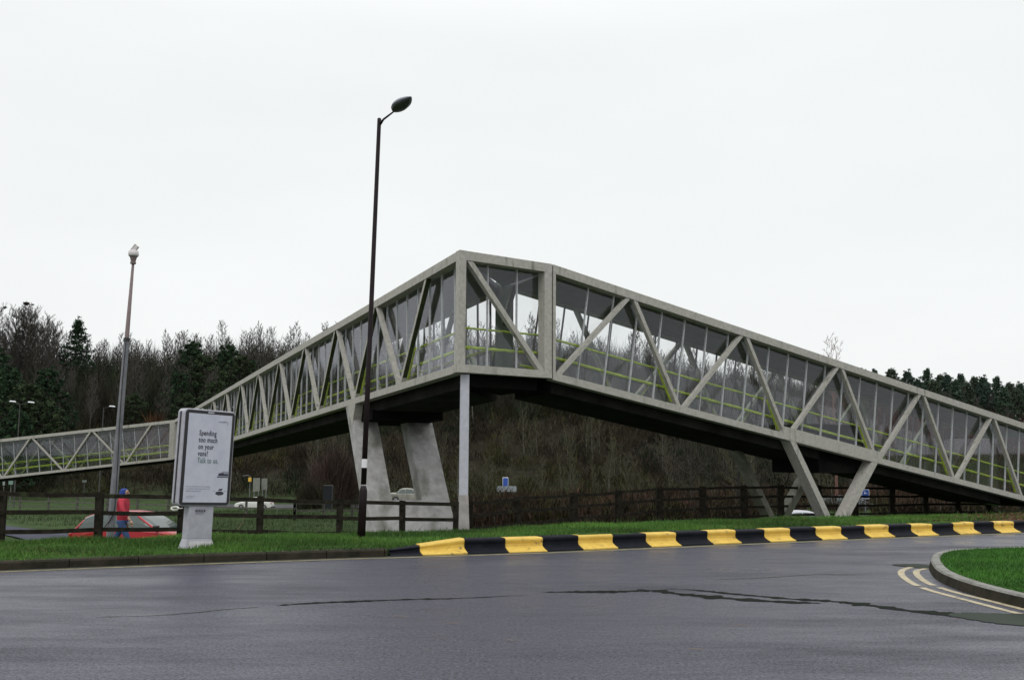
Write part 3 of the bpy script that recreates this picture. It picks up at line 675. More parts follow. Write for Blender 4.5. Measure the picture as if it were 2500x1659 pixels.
fence('timber_fence', [fp(p[0], p[1], 1240) for p in L4], [at(x, np.interp(x, [720, 1070], [1222, 1226]), Y+.2).z for x, Y in L4], (0.08, 0.45, 0.82), 'distant low timber fence behind the black lamp post and the concrete pier', WOOD2)

# ------------------------------------------------------------------ poster sign
PAINT = mat('pale_grey_paint', (0.42, 0.42, 0.47), 0.5, col2=(0.34, 0.34, 0.39), scale=7, bump=0.05)
POSTER = mat('pale_poster', (0.54, 0.555, 0.63), 0.35, col2=(0.46, 0.47, 0.56), scale=3)
BLACKF = mat('black_frame', (0.015, 0.013, 0.018), 0.4)
INK = mat('dark_ink', (0.035, 0.035, 0.055), 0.6); INKG = mat('green_grey_ink', (0.15, 0.22, 0.21), 0.6); INKL = mat('pale_grey_ink', (0.27, 0.27, 0.34), 0.6)
sg_loc = (-5.01, 16.3, gz(-5.01, 16.3)-0.03)
sg = empty('poster_sign', sg_loc, math.atan2(0.757, 0.653), 0)
sg.rotation_euler = (0, R(2.1), math.atan2(0.757, 0.653))
tag(sg, 'grey poster stand reading Spending too much on your vans? Talk to us.', 'poster sign')
def rrect(w_, h_, r_, cx=0, cz=0, n=5):
    P_ = []
    for qx, qz, a in ((1, 1, 0), (-1, 1, 90), (-1, -1, 180), (1, -1, 270)):
        for k in range(n+1):
            t = R(a+90*k/n); P_.append((cx+qx*(w_/2-r_)+r_*math.cos(t), cz+qz*(h_/2-r_)+r_*math.sin(t)))
    return P_
def extr(mb, P_, y0, y1, closed=True):
    n = len(P_); i = len(mb.v); mb.v += [(x, y0, z) for x, z in P_]+[(x, y1, z) for x, z in P_]
    mb.f.append(tuple(i+k for k in range(n))); mb.f.append(tuple(i+n+k for k in range(n))[::-1])
    for k in range(n): mb.f.append((i+k, i+(k+1) % n, i+n+(k+1) % n, i+n+k))
    return mb
PW, PH, PZ = 0.955, 1.56, 1.465
extr(MB(), rrect(PW, PH, 0.07, 0.03, PZ), 0.0, 0.20).build('casing', PAINT, sg, bevel=0.015)
extr(MB(), rrect(PW-0.045, PH-0.04, 0.055, 0.03, PZ), -0.012, 0.004).build('black_surround', BLACKF, sg)
extr(MB(), rrect(PW-0.15, PH-0.135, 0.006, 0.03, PZ-0.005), -0.016, -0.011).build('poster', POSTER, sg)
extr(MB(), rrect(0.02, PH-0.1, 0.008, -PW/2+0.028, PZ), 0.085, 0.115).build('casing_seam', BLACKF, sg)
m_ = MB(); mo = [(0.24, 0.72, 0.10), (0.205, 0.0, 0.0)]
m_.hexa([(-.275, -.01, 0), (.265, -.01, 0), (.265, .19, 0), (-.275, .19, 0), (-.225, .02, .17), (.225, .02, .17), (.225, .17, .17), (-.225, .17, .17)])
m_.hexa([(-.225, .02, .171), (.225, .02, .171), (.225, .17, .171), (-.225, .17, .171), (-.225, .02, .70), (.225, .02, .70), (.225, .17, .70), (-.225, .17, .70)])
m_.build('plinth', PAINT, sg, bevel=0.006)
FOOTM = mat('worn_white_band', (0.60, 0.58, 0.60), 0.6, var=0.25, scale=9)
m_ = MB(); m_.hexa([(-.19, -.016, .01), (.262, -.016, .01), (.262, -.008, .01), (-.19, -.008, .01), (-.19, .006, .13), (.235, .006, .13), (.235, .012, .13), (-.19, .012, .13)])
m_.build('skirting', FOOTM, sg)
def text(body, x, z, size, m, name, parent, y=-0.019, align='LEFT', sx=1.0, bold=0.0, rot=None, spacing=1.0, linesp=1.0):
    cu = bpy.data.curves.new(name, 'FONT'); cu.body = body; cu.size = size; cu.extrude = 0.0006; cu.align_x = align; cu.offset = bold
    cu.space_character = spacing; cu.space_line = linesp
    o = bpy.data.objects.new(name, cu); COL.objects.link(o)
    me = bpy.data.meshes.new_from_object(o); bpy.data.objects.remove(o); bpy.data.curves.remove(cu)
    o = bpy.data.objects.new(name, me); COL.objects.link(o); me.materials.clear(); me.materials.append(m)
    o.parent = parent; o.location = (x, y, z); o.rotation_euler = rot or (R(90), 0, 0); o.scale = (sx, 1, 1); return o
for i, (ln, m2) in enumerate((('Spending', INK), ('too much', INK), ('on your', INK), ('vans?', INK), ('Talk to us.', INKG))):
    text(ln, -0.165, 1.825-i*0.111, 0.118, m2, 'lettering', sg, bold=0.0024, sx=0.66, spacing=1.14)
def dashes(name, x0, z0, n, lw, h, gap, m2, seed, wmax):
    rn = random.Random(seed); mb = MB()
    for r_ in range(n):
        x = x0; z = z0-r_*gap
        while x < x0+wmax*(1 if r_ < n-1 else 0.7):
            wd = rn.uniform(0.5, 1.6)*lw; hh = h*rn.uniform(0.6, 1.0); mb.hexa([(x, -.019, z), (x+wd, -.019, z), (x+wd, -.0165, z), (x, -.0165, z), (x, -.019, z+hh), (x+wd, -.019, z+hh), (x+wd, -.0165, z+hh), (x, -.0165, z+hh)]); x += wd+lw*0.5
    mb.build(name, m2, sg)
for q_ in range(3): dashes('small_print', -0.33, 0.995-q_*0.036, 1, 0.016, 0.013, 0.036, INKL, 3+q_, 0.6 if q_ < 2 else 0.4)
dashes('small_print', -0.32, 0.845, 2, 0.016, 0.009, 0.026, INKL, 4, 0.16)
dashes('sponsor_mark', 0.18, 2.05, 1, 0.012, 0.022, 0.03, INKL, 6, 0.19)
mb = MB(); mb.tube([(0.30+0.06*math.cos(t), -.018, 2.04+0.035*math.sin(t)) for t in np.linspace(2.6, -0.9, 9)], 0.003, 5); mb.build('sponsor_mark', INKL, sg)
# printed vehicles
mb = MB(); extr(mb, [(0.22, 1.155), (0.425, 1.155), (0.425, 1.17), (0.22, 1.17)], -.019, -.0165); extr(mb, [(0.24, 1.18), (0.425, 1.18), (0.425, 1.215), (0.35, 1.215), (0.33, 1.23), (0.26, 1.225), (0.24, 1.205)], -.019, -.0165); mb.build('printed_van', INK, sg)
extr(MB(), [(0.29, 1.232), (0.425, 1.218), (0.425, 1.255), (0.32, 1.255)], -.0185, -.0165).build('printed_van_body', INKL, sg)
mb = MB(); extr(mb, [(0.21, 0.885), (0.27, 0.862), (0.35, 0.875), (0.37, 0.905), (0.33, 0.925), (0.28, 0.93), (0.22, 0.92)], -.019, -.0165); extr(mb, [(0.26, 0.945), (0.32, 0.94), (0.345, 0.975), (0.27, 0.965)], -.019, -.0165); mb.build('printed_van', INK, sg)
mb = MB(); 
for x0 in (0.16, 0.37): extr(mb, [(x0, 0.93), (x0+0.045, 0.93), (x0+0.045, 0.937), (x0, 0.937)], -.019, -.0165)
mb.build('printed_lines', INKL, sg)
extr(MB(), rrect(0.115, 0.026, 0.012, 0.03, PZ+PH/2-0.045), -.016, -.0125).build('makers_badge', PAINT, sg)
extr(MB(), rrect(0.175, 0.038, 0.004, -0.02, 0.615), 0.012, 0.019).build('plinth_mark', INK, sg)
mb = MB()
for k, x in enumerate((-0.085, -0.055, -0.025, 0.008, 0.035)): extr(mb, rrect(0.017, 0.018, 0.006, x, 0.616), 0.010, 0.0125)
mb.build('plinth_mark_letters', PAINT, sg)
dashes('plinth_small_print', 9, 9, 1, 1, 1, 1, INKL, 1, -1) if False else None
extr(MB(), [(-.095, .565), (.045, .565), (.03, .590), (-.095, .590)], 0.013, 0.019).build('plinth_small_print', INKL, sg)
# white cable loop hanging behind the lower left corner of the sign
CABLE = mat('white_cable', (0.75, 0.72, 0.70), 0.5); mb = MB()
p0 = at(427, 1241, 16.6)
for q, r_ in enumerate((0.058, 0.052, 0.064)):
    mb.tube([(p0.x+r_*math.cos(t), p0.y+0.5*r_*math.sin(t), p0.z+0.4*r_*math.sin(t)+0.006*q) for t in np.linspace(0, 6.28, 20)], 0.007, 6)
mb.tube([(p0.x+0.05, p0.y, p0.z), (p0.x+0.12, p0.y+0.02, p0.z+0.01)], 0.008, 6)
mb.build('cable_loop', CABLE).parent = None
tag(bpy.data.objects['cable_loop'], 'small white coil of cable hanging at the lower left corner of the poster sign', 'cable')

# ------------------------------------------------------------------ black street lamp
LAMPB = mat('black_brown_paint', (0.012, 0.008, 0.010), 0.5, col2=(0.022, 0.012, 0.014), scale=4, spec=0.2)
lx, ly = -2.66, 18.0
lz = gz(lx, ly)-0.03
lamp = empty('street_lamp', (lx, ly, lz)); lamp.rotation_euler = (0, R(1.15), 0)
tag(lamp, 'tall black street lamp with a white sticker on its post, standing on the grass verge', 'street lamp')
mb = MB(); mb.lathe([(0.072, 0), (0.072, 0.84), (0.066, 0.88), (0.048, 0.95)], 20); mb.build('base', LAMPB, lamp, smooth=True)
mb = MB(); mb.lathe([(0.050, 0.97), (0.046, 3), (0.040, 6), (0.037, 7.69), (0.037, 7.73), (0.02, 7.745)], 20); mb.build('post', LAMPB, lamp, smooth=True)
mb = MB(); hd = Vector((0.64, -0.80, 0.21)); b0 = Vector((0.025, -0.01, 7.63)); mb.tube([b0, b0+Vector((0.07, -.12, .045)), b0+hd*0.5+Vector((0, 0, .02))], [0.028, 0.02, 0.014], 8); mb.build('arm', LAMPB, lamp, smooth=True)
# head: egg shaped housing with a glass bowl beneath
hb_ = b0+hd*0.44+Vector((0.0, 0, .03)); ax_ = hd.normalized(); side = Vector((0, 0, 1)).cross(ax_).normalized(); upv = ax_.cross(side)
def egg(z_up, z_dn, Lh, Wh, name, m2, off=0):
    mb = MB(); nU, nV = 14, 16
    for i in range(nU+1):
        u = i/nU; prof = math.sin(math.pi*min(1, u**0.8))**0.75 if 0 < u < 1 else 0.02
        for j in range(nV):
            t = 2*math.pi*j/nV; c, s_ = math.cos(t), math.sin(t)
            p = hb_+ax_*(u*Lh)+side*(c*Wh*prof)+upv*((s_*z_up if s_ > 0 else s_*z_dn)*prof+off); mb.v.append(tuple(p))
    for i in range(nU):
        for j in range(nV): a = i*nV+j; b = i*nV+(j+1) % nV; mb.f.append((a, b, b+nV, a+nV))
    return mb.build(name, m2, lamp, smooth=True)
egg(0.10, 0.035, 0.60, 0.155, 'housing', mat('grey_lamp_housing', (0.22, 0.23, 0.27), 0.45))
egg(0.01, 0.055, 0.54, 0.135, 'bowl', mat('dark_lamp_bowl', (0.05, 0.055, 0.05), 0.15), off=-0.012)
mb = MB(); mb.lathe([(0.0515, 1.27), (0.0515, 1.425)], 20); mb.build('sticker', mat('white_sticker', (0.75, 0.73, 0.76), 0.5), lamp)

# ------------------------------------------------------------------ camera pole
CP = mat('galvanised_grey', (0.20, 0.205, 0.225), 0.6, col2=(0.14, 0.14, 0.16), scale=5, bump=0.1)
CPB = mat('brownish_pole_paint', (0.20, 0.15, 0.15), 0.6, var=0.3, scale=5)
Yc = 21.9; pb = at(267, 1330, Yc); ptop = at(325, 642, Yc); gzp = gz(pb.x, pb.y)
cctv = empty('camera_pole', (pb.x, pb.y, gzp)); tag(cctv, 'leaning grey pole with a white surveillance camera on top, behind the fence', 'camera pole')
hgt = ptop.z-gzp; lean = (ptop.x-pb.x)/(ptop.z-pb.z)
def pc(z): return Vector((lean*(z-(pb.z-gzp)), 0, z))
mb = MB(); zj = at(316, 830, Yc).z-gzp
mb.tube([pc(0), pc(1.2), pc(zj)], [0.088, 0.085, 0.062], 8); mb.build('lower_pole', CP, cctv)
mb = MB(); mb.tube([pc(zj-0.02), pc(zj+.02), pc(hgt)], [0.055, 0.05, 0.028], 12); mb.build('upper_pole', CPB, cctv, smooth=True)
mb = MB(); mb.tube([pc(zj-0.03), pc(zj+0.05)], 0.068, 10); mb.build('clamp', BLACKF, cctv)
mb = MB(); c_ = pc(hgt)+Vector((0.0, 0, 0)); WH = mat('camera_white', (0.60, 0.57, 0.57), 0.5)
mb.lathe([(0.06, -0.02), (0.065, 0.02), (0.05, 0.03), (0.075, 0.13), (0.085, 0.15)], 12, c_); mb.build('mounting', CPB, cctv)
mb = MB(); mb.lathe([(0.10, 0.15), (0.115, 0.19), (0.105, 0.27), (0.07, 0.29)], 12, c_); mb.build('turret', WH, cctv, smooth=True)
ch_ = empty('x'); bpy.data.objects.remove(ch_)
mb = MB(); m4 = Matrix.Translation(c_+Vector((0.02, 0, 0.315)))@Matrix.Scale(0.78, 4)@Matrix.Rotation(R(-55), 4, 'Y')
for x0, x1, y0, y1, z0, z1 in ((-.15, .12, -.055, .055, -.05, .05), (-.19, .13, -.065, .065, .055, .07)):
    i = len(mb.v); mb.box(x0, x1, y0, y1, z0, z1); mb.v[i:] = [tuple(m4@Vector(v)) for v in mb.v[i:]]
mb.build('camera_housing', WH, cctv)
mb = MB(); mb.tube([(lambda z: pc(z)+Vector((0.075-0.01*z+0.02*math.sin(z*1.3), -0.09, 0)))(z) for z in np.linspace(0.9, zj, 22)], 0.011, 6)
mb.tube([pc(0.9)+Vector((0.075, -.09, 0)), pc(0.75)+Vector((0.0, -.1, 0)), pc(0.62)+Vector((-.1, -.09, 0))], 0.011, 6); mb.build('cable', BLACKF, cctv)

# ------------------------------------------------------------------ cars
TYRE = mat('tyre_rubber', (0.015, 0.015, 0.016), 0.8); RIM = mat('wheel_rim', (0.35, 0.35, 0.37), 0.35, metal=0.6)
WIN = mat('car_window', (0.06, 0.085, 0.08), 0.08, spec=0.8); BLKP = mat('black_plastic', (0.02, 0.02, 0.022), 0.5)
LENS = mat('headlamp_lens', (0.7, 0.72, 0.72), 0.15); RLENS = mat('red_lamp_lens', (0.35, 0.02, 0.02), 0.2)
def car(loc, rz, paint, label, name='parked_car', kind='hatch', L=4.0, Wd=1.68, Hh=1.45, winm=WIN, cat='car', group=None):
    o = empty(name, loc, rz); tag(o, label, cat, group)
    x0, x1 = -L/2, L/2
    if kind == 'hatch':
        body = [(-1, .42), (-.985, .62), (-.93, .70), (-.60, .735), (-.2, .70), (.30, .68), (.52, .655), (.80, .56), (.95, .46), (1, .34)]
        roof = [(-.90, .70), (-.80, .90), (-.62, .985), (-.2, 1.0), (.05, .97), (.22, .87), (.46, .665)]
    else:
        body = [(-1, .42), (-.985, .60), (-.93, .66), (-.60, .675), (-.2, .66), (.30, .655), (.52, .64), (.80, .58), (.95, .52), (1, .36)]
        roof = [(-.62, .66), (-.47, .90), (-.34, .985), (-.1, 1.0), (.08, .98), (.18, .90), (.40, .65)]
    wx = (-0.62*x1, 0.62*x1); rw = 0.30
    def arch(x):
        z = 0.20
        for c in wx:
            d = abs(x-c)
            if d < rw+0.05: z = max(z, math.sqrt(max((rw+0.05)**2-d*d, 0))+0.30)
        return z
    xs = np.linspace(x0, x1, 56); mb = MB(); rows = []
    for x in xs:
        q = x/x1; zt = np.interp(q, [p[0] for p in body], [p[1]*Hh for p in body]); zb = min(arch(x), zt-0.03)
        wt = Wd/2*(1-0.10*abs(q)**4); zm = zb+(zt-zb)*0.55; crown = 0.03
        prof = [(0, 0.20), (wt*0.80, 0.20), (wt*0.97, zb), (wt, zm), (wt*0.985, zt-0.06), (wt*0.90, zt-0.005), (wt*0.5, zt+crown*.7), (0, zt+crown)]
        rows.append([(x, y, z) for y, z in prof]+[(x, -y, z) for y, z in prof[-2:0:-1]])
    n_ = len(rows[0])
    for r_ in rows: mb.v += r_
    for i in range(len(rows)-1):
        for j in range(n_): a = i*n_+j; b = i*n_+(j+1) % n_; mb.f.append((a, b, b+n_, a+n_))
    mb.f.append(tuple(range(n_))); mb.f.append(tuple((len(rows)-1)*n_+j for j in range(n_))[::-1])
    mb.build('body', paint, o, smooth=False)
    # cabin roof shell + windows
    def cab(scale_w, mats_, shrink, name_, zlift=0.0):
        mb = MB(); rows = []
        for x in np.linspace(roof[0][0]*x1+shrink, roof[-1][0]*x1-shrink, 26):
            zt = np.interp(x/x1, [p[0] for p in roof], [p[1]*Hh for p in roof])+zlift; zb = np.interp(x/x1, [p[0] for p in body], [p[1]*Hh for p in body])-0.05
            f = (zt-zb)/(Hh-0.65*Hh); wb = Wd/2*0.93*scale_w; wt = Wd/2*(0.93-0.17*min(1, f))*scale_w
            prof = [(wb, zb), (wb+(wt-wb)*0.5, zb+(zt-zb)*0.5), (wt, max(zt-0.05, zb+0.01)), (wt*0.85, zt), (0, zt+0.02*min(1, f))]
            rows.append([(x, y, z) for y, z in prof]+[(x, -y, z) for y, z in prof[-2::-1]])
        n_ = len(rows[0])
        for r_ in rows: mb.v += r_
        for i in range(len(rows)-1):
            for j in range(n_-1): a = i*n_+j; mb.f.append((a, a+1, a+1+n_, a+n_))
        mb.f.append(tuple(range(n_))); mb.f.append(tuple((len(rows)-1)*n_+j for j in range(n_))[::-1])
        return mb.build(name_, mats_, o)
    cab(1.0, winm, 0.0, 'glasshouse')
    # roof skin and pillars in body colour, a little proud of the glass
    mb = MB(); rows = []
    xr0, xr1 = roof[1][0]*x1, roof[-3][0]*x1 if kind == 'hatch' else roof[-2][0]*x1
    for x in np.linspace(xr0, xr1, 16):
        zt = np.interp(x/x1, [p[0] for p in roof], [p[1]*Hh for p in roof]); wt = Wd/2*0.775
        rows.append([(x, wt, zt-0.06), (x, wt*0.86, zt+0.012), (x, 0, zt+0.032), (x, -wt*0.86, zt+0.012), (x, -wt, zt-0.06)])
    for r_ in rows: mb.v += r_
    for i in range(len(rows)-1):
        for j in range(4): a = i*5+j; mb.f.append((a, a+1, a+6, a+5))
    mb.build('roof', paint, o)
    mb = MB()
    for sy in (-1, 1):
        for (xa, xb) in ((roof[0][0]*x1+.03, roof[1][0]*x1+.05), ((-.20)*x1, (-.17)*x1), ((.40 if kind == 'hatch' else .34)*x1, roof[-3][0]*x1)):
            za = np.interp(xa/x1, [p[0] for p in body], [p[1]*Hh for p in body])-.02; zb_ = np.interp(xb/x1, [p[0] for p in roof], [p[1]*Hh for p in roof])-.05
            mb.tube([(xa, sy*Wd/2*.935, za), ((xa+xb)/2, sy*Wd/2*.86, (za+zb_)/2), (xb, sy*Wd/2*.775, zb_)], 0.028, 6)
    mb.build('pillars', paint, o)
    for cx in wx:
        for sy in (-1, 1):
            mb = MB(); mb.tube([(cx, sy*(Wd/2-0.19), 0.30), (cx, sy*(Wd/2-0.01), 0.30)], rw, 20); wl = mb.build('wheel', TYRE, o)
            mb = MB(); mb.tube([(cx, sy*(Wd/2-0.02), 0.30), (cx, sy*(Wd/2+0.004), 0.30)], [0.20, 0.18], 14); mb.build('rim', RIM, wl)
    for sy in (-1, 1):
        mb = MB(); mb.box(x1-0.16, x1-0.02, sy*0.62-0.14, sy*0.62+0.14, .36*Hh, .46*Hh); mb.build('headlight', LENS, o, bevel=0.02)
        mb = MB(); mb.box(x0+0.0, x0+0.07, sy*0.66-0.1, sy*0.66+0.1, .46*Hh, .60*Hh); mb.build('tail_light', RLENS, o, bevel=0.02)
        mb = MB(); mx_ = (.40)*x1; mb.box(mx_-.07, mx_+.07, sy*(Wd/2+.08)-.08, sy*(Wd/2+.08)+.08, .68*Hh, .68*Hh+.13); mb.build('door_mirror', BLKP, o, bevel=0.02)
    for xx, nm in ((x1-0.03, 'front_bumper'), (x0-0.03, 'rear_bumper')):
        mb = MB(); mb.box(xx-.05, xx+.09, -Wd/2+.08, Wd/2-.08, .22, .40); mb.build(nm, BLKP if kind != 'hatch' else paint, o, bevel=0.04)
    return o
RED = mat('red_car_paint', (0.42, 0.018, 0.03), 0.25, spec=0.6); WHT = mat('white_car_paint', (0.68, 0.67, 0.66), 0.3); SILV = mat('silver_car_paint', (0.50, 0.51, 0.56), 0.3)
PINK = mat('faded_pink_paint', (0.42, 0.30, 0.26), 0.4)
# ground height patch: the low lane the red car drives on
LANE = mat('lane_asphalt', (0.055, 0.058, 0.085), 0.8, col2=(0.03, 0.03, 0.05), scale=2, spec=0.2)
lane_c = catmull([(-60, 68), (-34, 53), (-20.2, 41), (-14.9, 34.6), (-10.4, 29.6), (-4, 28.4), (3, 31), (12, 36), (30, 45), (60, 60)], 10, False)
def strip(pts, half, m, name, dz=0.05):
    mb = MB(); L, Q = [], []
    for i in range(len(pts)):
        a = Vector(pts[max(i-1, 0)][:2]); b = Vector(pts[min(i+1, len(pts)-1)][:2]); t = (b-a).normalized(); n = Vector((-t.y, t.x)); p = Vector(pts[i][:2])
        z = max(gz(*(p+n*half)), gz(*(p-n*half)), gz(*p))+dz
        L.append((*(p+n*half), z)); Q.append((*(p-n*half), z))
    for i in range(len(pts)-1): mb.poly([L[i], L[i+1], Q[i+1], Q[i]])
    return tag(mb.build(name, m, recalc=False), kind='structure')
strip(lane_c, 1.0, LANE, 'lane')
strip([(x, 141+0.06*x) for x in range(-41, -8, 3)], 4.5, road_mat('far_road_asphalt', (0.05, 0.05, 0.055)), 'far_road', 0.08)
v = at(352, 1290, 28.0); zc_ = at(300, 1246, 28.0).z-1.40
car((v.x, v.y, zc_), R(-4), RED, 'bright red hatchback driving past behind the fence, between the poster sign and the leaning pole', 'red_car', 'hatch', 3.55, 1.58, 1.38)
def car_at(px, py_bottom, Y, rz, *a, **k):
    v = at(px, py_bottom, Y); return car((v.x, v.y, v.z), rz, *a, **k)
car_at(621, 1243, 118, R(178), WHT, 'white saloon car parked beyond the fence, right of the poster sign', 'white_car', 'saloon', 4.3, 1.7, 1.42, group=None)
car_at(1000, 1226, 100, R(3), mat('dull_cream_paint', (0.36, 0.35, 0.31), 0.45, var=.5, scale=1.5), 'pale car seen through the gap between the two legs of the concrete pier', 'pale_car', 'saloon', 4.3, 1.7, 1.4)
car_at(1967, 1306, 52, R(2), SILV, 'silver car passing behind the V legs of the right ramp', 'silver_car', 'saloon', 4.2, 1.7, 1.25)
car_at(2078, 1262, 62, R(2), mat('dark_blue_paint', (0.02, 0.025, 0.045), 0.3), 'dark car half hidden behind the thick right V leg', 'dark_car', 'hatch', 4.2, 1.7, 1.3)
car_at(803, 1240, 122, R(182), PINK, 'faded pinkish car far beyond the fence, left of the black lamp post', 'pink_car', 'hatch', 3.9, 1.6, 1.3)
# soil bank carrying these cars is the ground itself; parking apron
# ------------------------------------------------------------------ far signs and lamps
SB = mat('sign_back_grey', (0.22, 0.23, 0.20), 0.6, var=0.3, scale=3); SBL = mat('sign_blue', (0.03, 0.09, 0.42), 0.5); SW = mat('sign_white', (0.7, 0.72, 0.76), 0.5)
def post_to(mb, x, y, z1, r_=0.03, z0=None):
    mb.tube([(x, y, (gz(x, y) if z0 is None else z0)-0.2), (x, y, z1)], r_, 8)
def sign(name, label, px0, px1, py0, py1, Y, m, border=None, cat='road sign', posts=(0.5,), pz=0.03, group=None):
    a = at(px0, py1, Y); b = at(px1, py0, Y); g = gz((a.x+b.x)/2, Y); o = empty(name, ((a.x+b.x)/2, Y, g)); tag(o, label, cat, group)
    w_, h_ = b.x-a.x, b.z-a.z; cz = (a.z+b.z)/2-g
    extr(MB(), rrect(w_, h_, min(w_, h_)*0.12, 0, cz), 0, 0.03).build('panel', border or m, o)
    if border: extr(MB(), rrect(w_*0.86, h_*0.84, min(w_, h_)*0.1, 0, cz), -0.006, 0.0).build('face', m, o)
    for q in posts:
        mb = MB(); mb.tube([(w_*(q-0.5), 0.06, -0.3), (w_*(q-0.5), 0.06, cz+h_*0.45)], pz, 8); mb.build('pole', CP, o)
    return o
sb = sign('direction_sign', 'pale grey rectangular road sign board on three thin posts in front of the brambles', 1213, 1261, 1186, 1199.5, 70, mat('pale_sign', (0.30, 0.33, 0.36), 0.5, var=0.2, scale=4), posts=(0.15, 0.42, 0.85))
sign('blue_marker', 'narrow blue sign standing up behind the pale grey sign board', 1227, 1241, 1164, 1189, 72, SBL, SW)
s_ = sign('blue_road_sign', 'small blue road sign with a white edge, right of the thick V leg', 2104, 2122, 1193, 1217, 47, SBL, SW)
w_ = at(2122, 1200, 47).x-at(2104, 1200, 47).x; zz_ = at(2113, 1203, 47).z-gz(*fp(2113, 47))
extr(MB(), rrect(w_*.42, .03, .008, 0, zz_), -.011, -.006).build('symbol', SW, s_); extr(MB(), rrect(.03, .15, .008, -.03, zz_+.02), -.0115, -.0065).build('symbol', SW, s_)
sign('sign_back', 'larger grey road sign back, left of its slim neighbour, beyond the white saloon', 617, 635, 1166, 1199, 128, SB, posts=(0.2, 0.8), pz=0.06)
sign('sign_back', 'slim grey road sign back, right of the larger one, beyond the white saloon', 638, 653, 1167, 1195, 129, SB, posts=(0.2, 0.8), pz=0.06)
sign('small_sign', 'tiny white sign plate on a thin pole left of the leaning camera pole', 200.5, 211, 1171, 1177, 88, SW)
sign('small_sign', 'pale green sign plate under the far end of the footbridge, right one of two', 20.5, 32, 1173, 1182, 96, mat('pale_green_sign', (0.20, 0.30, 0.27), 0.5), posts=(0.5,))
sign('small_sign', 'narrow pale sign plate under the far end of the footbridge, left one of two', 6, 12, 1174, 1184, 96, mat('pale_sign2', (0.26, 0.30, 0.28), 0.5), posts=(0.5,))
v = at(610, 1170, 126); g = gz(v.x, v.y); o = empty('warning_lamp', (v.x, v.y, g)); tag(o, 'small yellow warning lamp on a bent thin arm beside the grey sign backs', 'lamp')
mb = MB(); mb.tube([(0, 0, v.z-g-.25), (0, 0, v.z-g+.25)], [.2, .2], 10); mb.build('lamp_body', mat('yellow_lamp', (0.75, 0.45, 0.06), 0.5), o)
mb = MB(); mb.tube([(0, .1, -.2), (0, .1, v.z-g+.4), (-.3, .1, v.z-g+.55), (-.9, .1, v.z-g+.45)], .04, 6); mb.build('pole', CP, o)
def far_lamp(px, py, Y, heads, label, bx):
    v = at(px, py, Y); g = gz(bx, Y) if bx else gz(v.x, Y); b = at(bx, py, Y) if bx else v
    o = empty('road_lamp', (b.x, Y, gz(b.x, Y))); tag(o, label, 'street lamp'); zt = v.z-o.location.z
    mb = MB(); mb.tube([(0, 0, 0), (0, 0, zt)], [0.11, 0.06], 8); mb.build('pole', mat('dark_pole', (0.05, 0.05, 0.05), 0.6), o)
    for hx, hz in heads:
        q = at(hx, hz, Y); dx = q.x-b.x; mb = MB(); mb.tube([(0, 0, zt-.1), (dx*.6, 0, zt+.05), (dx, 0, q.z-o.location.z)], .035, 6); mb.build('arm', BLACKF, o)
        mb = MB(); z_ = q.z-o.location.z; mb.hexa([(dx-.42, -.2, z_-.05), (dx+.42, -.2, z_-.12), (dx+.42, .2, z_-.12), (dx-.42, .2, z_-.05), (dx-.3, -.12, z_+.1), (dx+.3, -.12, z_+.05), (dx+.3, .12, z_+.05), (dx-.3, .12, z_+.1)]); mb.build('lamp_head', SW, o, bevel=0.03)
far_lamp(52, 985, 132, ((31, 979), (76, 981)), 'distant twin headed road lamp against the wood, near the left end', 49)
far_lamp(253, 994, 140, ((274, 991),), 'distant single headed road lamp just left of the leaning camera pole', 253)
v = at(801, 1203, 64); g = gz(v.x, v.y)
o = empty('cabinet', (v.x, v.y, g)); tag(o, 'dark upright roadside cabinet beyond the fence, left of the black lamp post', 'cabinet')
mb = MB(); mb.box(-.28, .28, -.2, .2, 0, at(801, 1186, 64).z-g); mb.build('cabinet_body', mat('dark_cabinet', (0.012, 0.015, 0.022), 0.6), o, bevel=.02)
mb = MB(); mb.box(-.3, .3, -.22, .22, at(801, 1186, 64).z-g+.003, at(801, 1186, 64).z-g+.05); mb.build('lid', BLKP, o, bevel=.01)

# ------------------------------------------------------------------ vegetation
rng = np.random.default_rng(11)
LEAFG = mat('grass_blades', (1, 1, 1), 0.7, attr='tint', spec=0.2)
TWIGM = mat('twigs_and_stems', (1, 1, 1), 0.9, attr='tint', spec=0.1)
def blades(P, hgt, wid, cols, lean=0.5, name='grass', m=LEAFG, bend=True):
    n = len(P); a = rng.uniform(0, 2*np.pi, n); h = hgt*rng.uniform(0.5, 1.3, n); wd = wid*rng.uniform(0.6, 1.3, n)
    la = rng.uniform(0, 2*np.pi, n); ln = lean*rng.uniform(0, 1, n)*h
    side = np.stack([np.cos(a), np.sin(a), np.zeros(n)], 1)*wd[:, None]/2
    tip = P+np.stack([np.cos(la)*ln, np.sin(la)*ln, h], 1)
    V = np.empty((n, 3, 3)); V[:, 0] = P-side; V[:, 1] = P+side; V[:, 2] = tip
    F = np.arange(n*3).reshape(n, 3); C = np.repeat(cols, 3, 0)
    return np_mesh(name, V.reshape(-1, 3), F, m, colors=C)
def patchy(x, y, k=1.0):
    return 0.5+0.25*np.sin(x*1.3*k+np.sin(y*0.9*k)*2)+0.25*np.sin(y*1.7*k+x*0.6*k+1)
